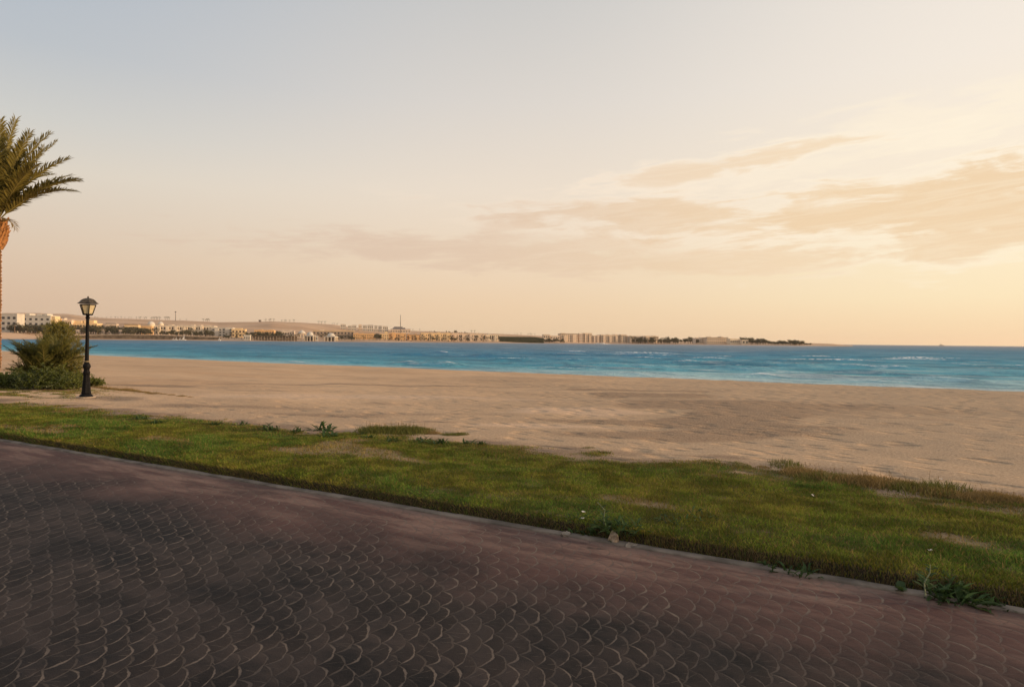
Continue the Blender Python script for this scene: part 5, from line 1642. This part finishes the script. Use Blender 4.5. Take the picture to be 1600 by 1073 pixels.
def band(a0, e0, w, h, slope, soft=.55, nz=1.2, rim=False):
    da = N.m('DIVIDE', N.m('SUBTRACT', az, a0), w)
    de = N.m('DIVIDE', N.m('SUBTRACT', N.m('SUBTRACT', el, e0), N.m('MULTIPLY', N.m('SUBTRACT', az, a0), slope)), h)
    d = N.m('SQRT', N.m('ADD', N.m('MULTIPLY', da, da), N.m('MULTIPLY', de, de)))
    d = N.m('ADD', d, N.m('MULTIPLY', N.m('SUBTRACT', warpn, .5), nz*1.35))
    d = N.m('ADD', d, N.m('MULTIPLY', N.m('SUBTRACT', fibre, .5), nz*.65))
    if rim: RIMS.append(N.ss(d, 1.0+soft*.5+.55, 1.0+soft*.25))
    return N.ss(d, 1.0+soft*.5, 1.0-soft*.6)


def mx(*a):
    r = a[0]
    for b_ in a[1:]: r = N.m('MAXIMUM', r, b_)
    return r


A = lambda px: math.degrees(math.atan((px-800)/F))
E = lambda px, py: math.degrees(math.atan((hor(px)-py)/F*math.cos(math.atan((px-800)/F))))
bright = mx(band(A(1230), E(1230, 252), 17, 1.9, .11, .9, 1.0), band(A(1400), E(1400, 205), 12, 1.6, .10, 1.0, 1.0), band(A(1450), E(1450, 330), 13, 2.8, .0, .9, 1.0), band(A(1250), E(1250, 365), 9, 1.0, -.03, .8, 1.0))
dark = mx(N.m('MULTIPLY', band(A(1490), E(1490, 322), 19, 2.3, .035, .8, 1.05, True), .95), N.m('MULTIPLY', band(A(1010), E(1010, 340), 11, 1.3, -.05, .85, 1.0, True), .85), N.m('MULTIPLY', band(A(1160), E(1160, 254), 7.5, .65, .09, .85, 1.1, True), .62),
          N.m('MULTIPLY', band(A(1520), E(1520, 378), 9, 1.0, .03, .85, 1.0, True), .85), N.m('MULTIPLY', band(A(780), E(780, 397), 18, 1.5, -.012, .8, .9), .68), N.m('MULTIPLY', band(A(1060), E(1060, 412), 13, 1.1, .0, .8, .9), .7))
skyc = N.mix(N.m('MULTIPLY', bright, .45), grad, N.mix(N.ss(az, 0, 40), lin(250, 232, 210), lin(255, 242, 216)))
dcol = N.mix(N.ss(az, -15.0, 30.0), lin(217, 190, 168), lin(238, 209, 171))
rim = N.m('MULTIPLY', mx(*RIMS), N.ss(az, -12.0, 22.0, .15, .45))
skyc = N.mix(rim, skyc, N.mix(N.ss(az, 0, 40), lin(247, 229, 208), lin(255, 243, 220)))
skyc = N.mix(N.m('MULTIPLY', dark, N.ss(fibre, .1, .6, .75, 1.0)), skyc, dcol)
wt.links.new(skyc, bgd.inputs['Color'])
bgd.inputs['Strength'].default_value = 1.03

sd = bpy.data.lights.new('sun', 'SUN'); sd.energy = 4.2; sd.angle = rad(3.0); sd.color = (1.0, .70, .42)
so = bpy.data.objects.new('sun', sd); COL.objects.link(so)
dv = Vector((math.sin(rad(SUN_AZ))*math.cos(rad(SUN_EL)), math.cos(rad(SUN_AZ))*math.cos(rad(SUN_EL)), math.sin(rad(SUN_EL))))
so.rotation_euler = dv.to_track_quat('Z', 'Y').to_euler()
so.location = (60, -5, 40)

S.view_settings.view_transform = 'Standard'; S.view_settings.look = 'None'
S.view_settings.exposure = 0.0; S.view_settings.gamma = 1.0
S.view_settings.use_curve_mapping = False
S.cycles.max_bounces = 6; S.cycles.transparent_max_bounces = 8

m, tr_, b_ = nt('haze_air')
tr_.nodes.remove(b_)
pv = tr_.nodes.new('ShaderNodeVolumePrincipled')
pv.inputs['Color'].default_value = (1.0, .86, .70, 1); pv.inputs['Density'].default_value = 5e-5; pv.inputs['Anisotropy'].default_value = .3
tr_.links.new(pv.outputs[0], tr_.nodes['Material Output'].inputs['Volume'])
mb = MB(); mb.box((0, 6900, 65), (28400, 14600, 146))
hz = mb.build('haze', m); tag(hz, kind='stuff')
S.cycles.volume_bounces = 1
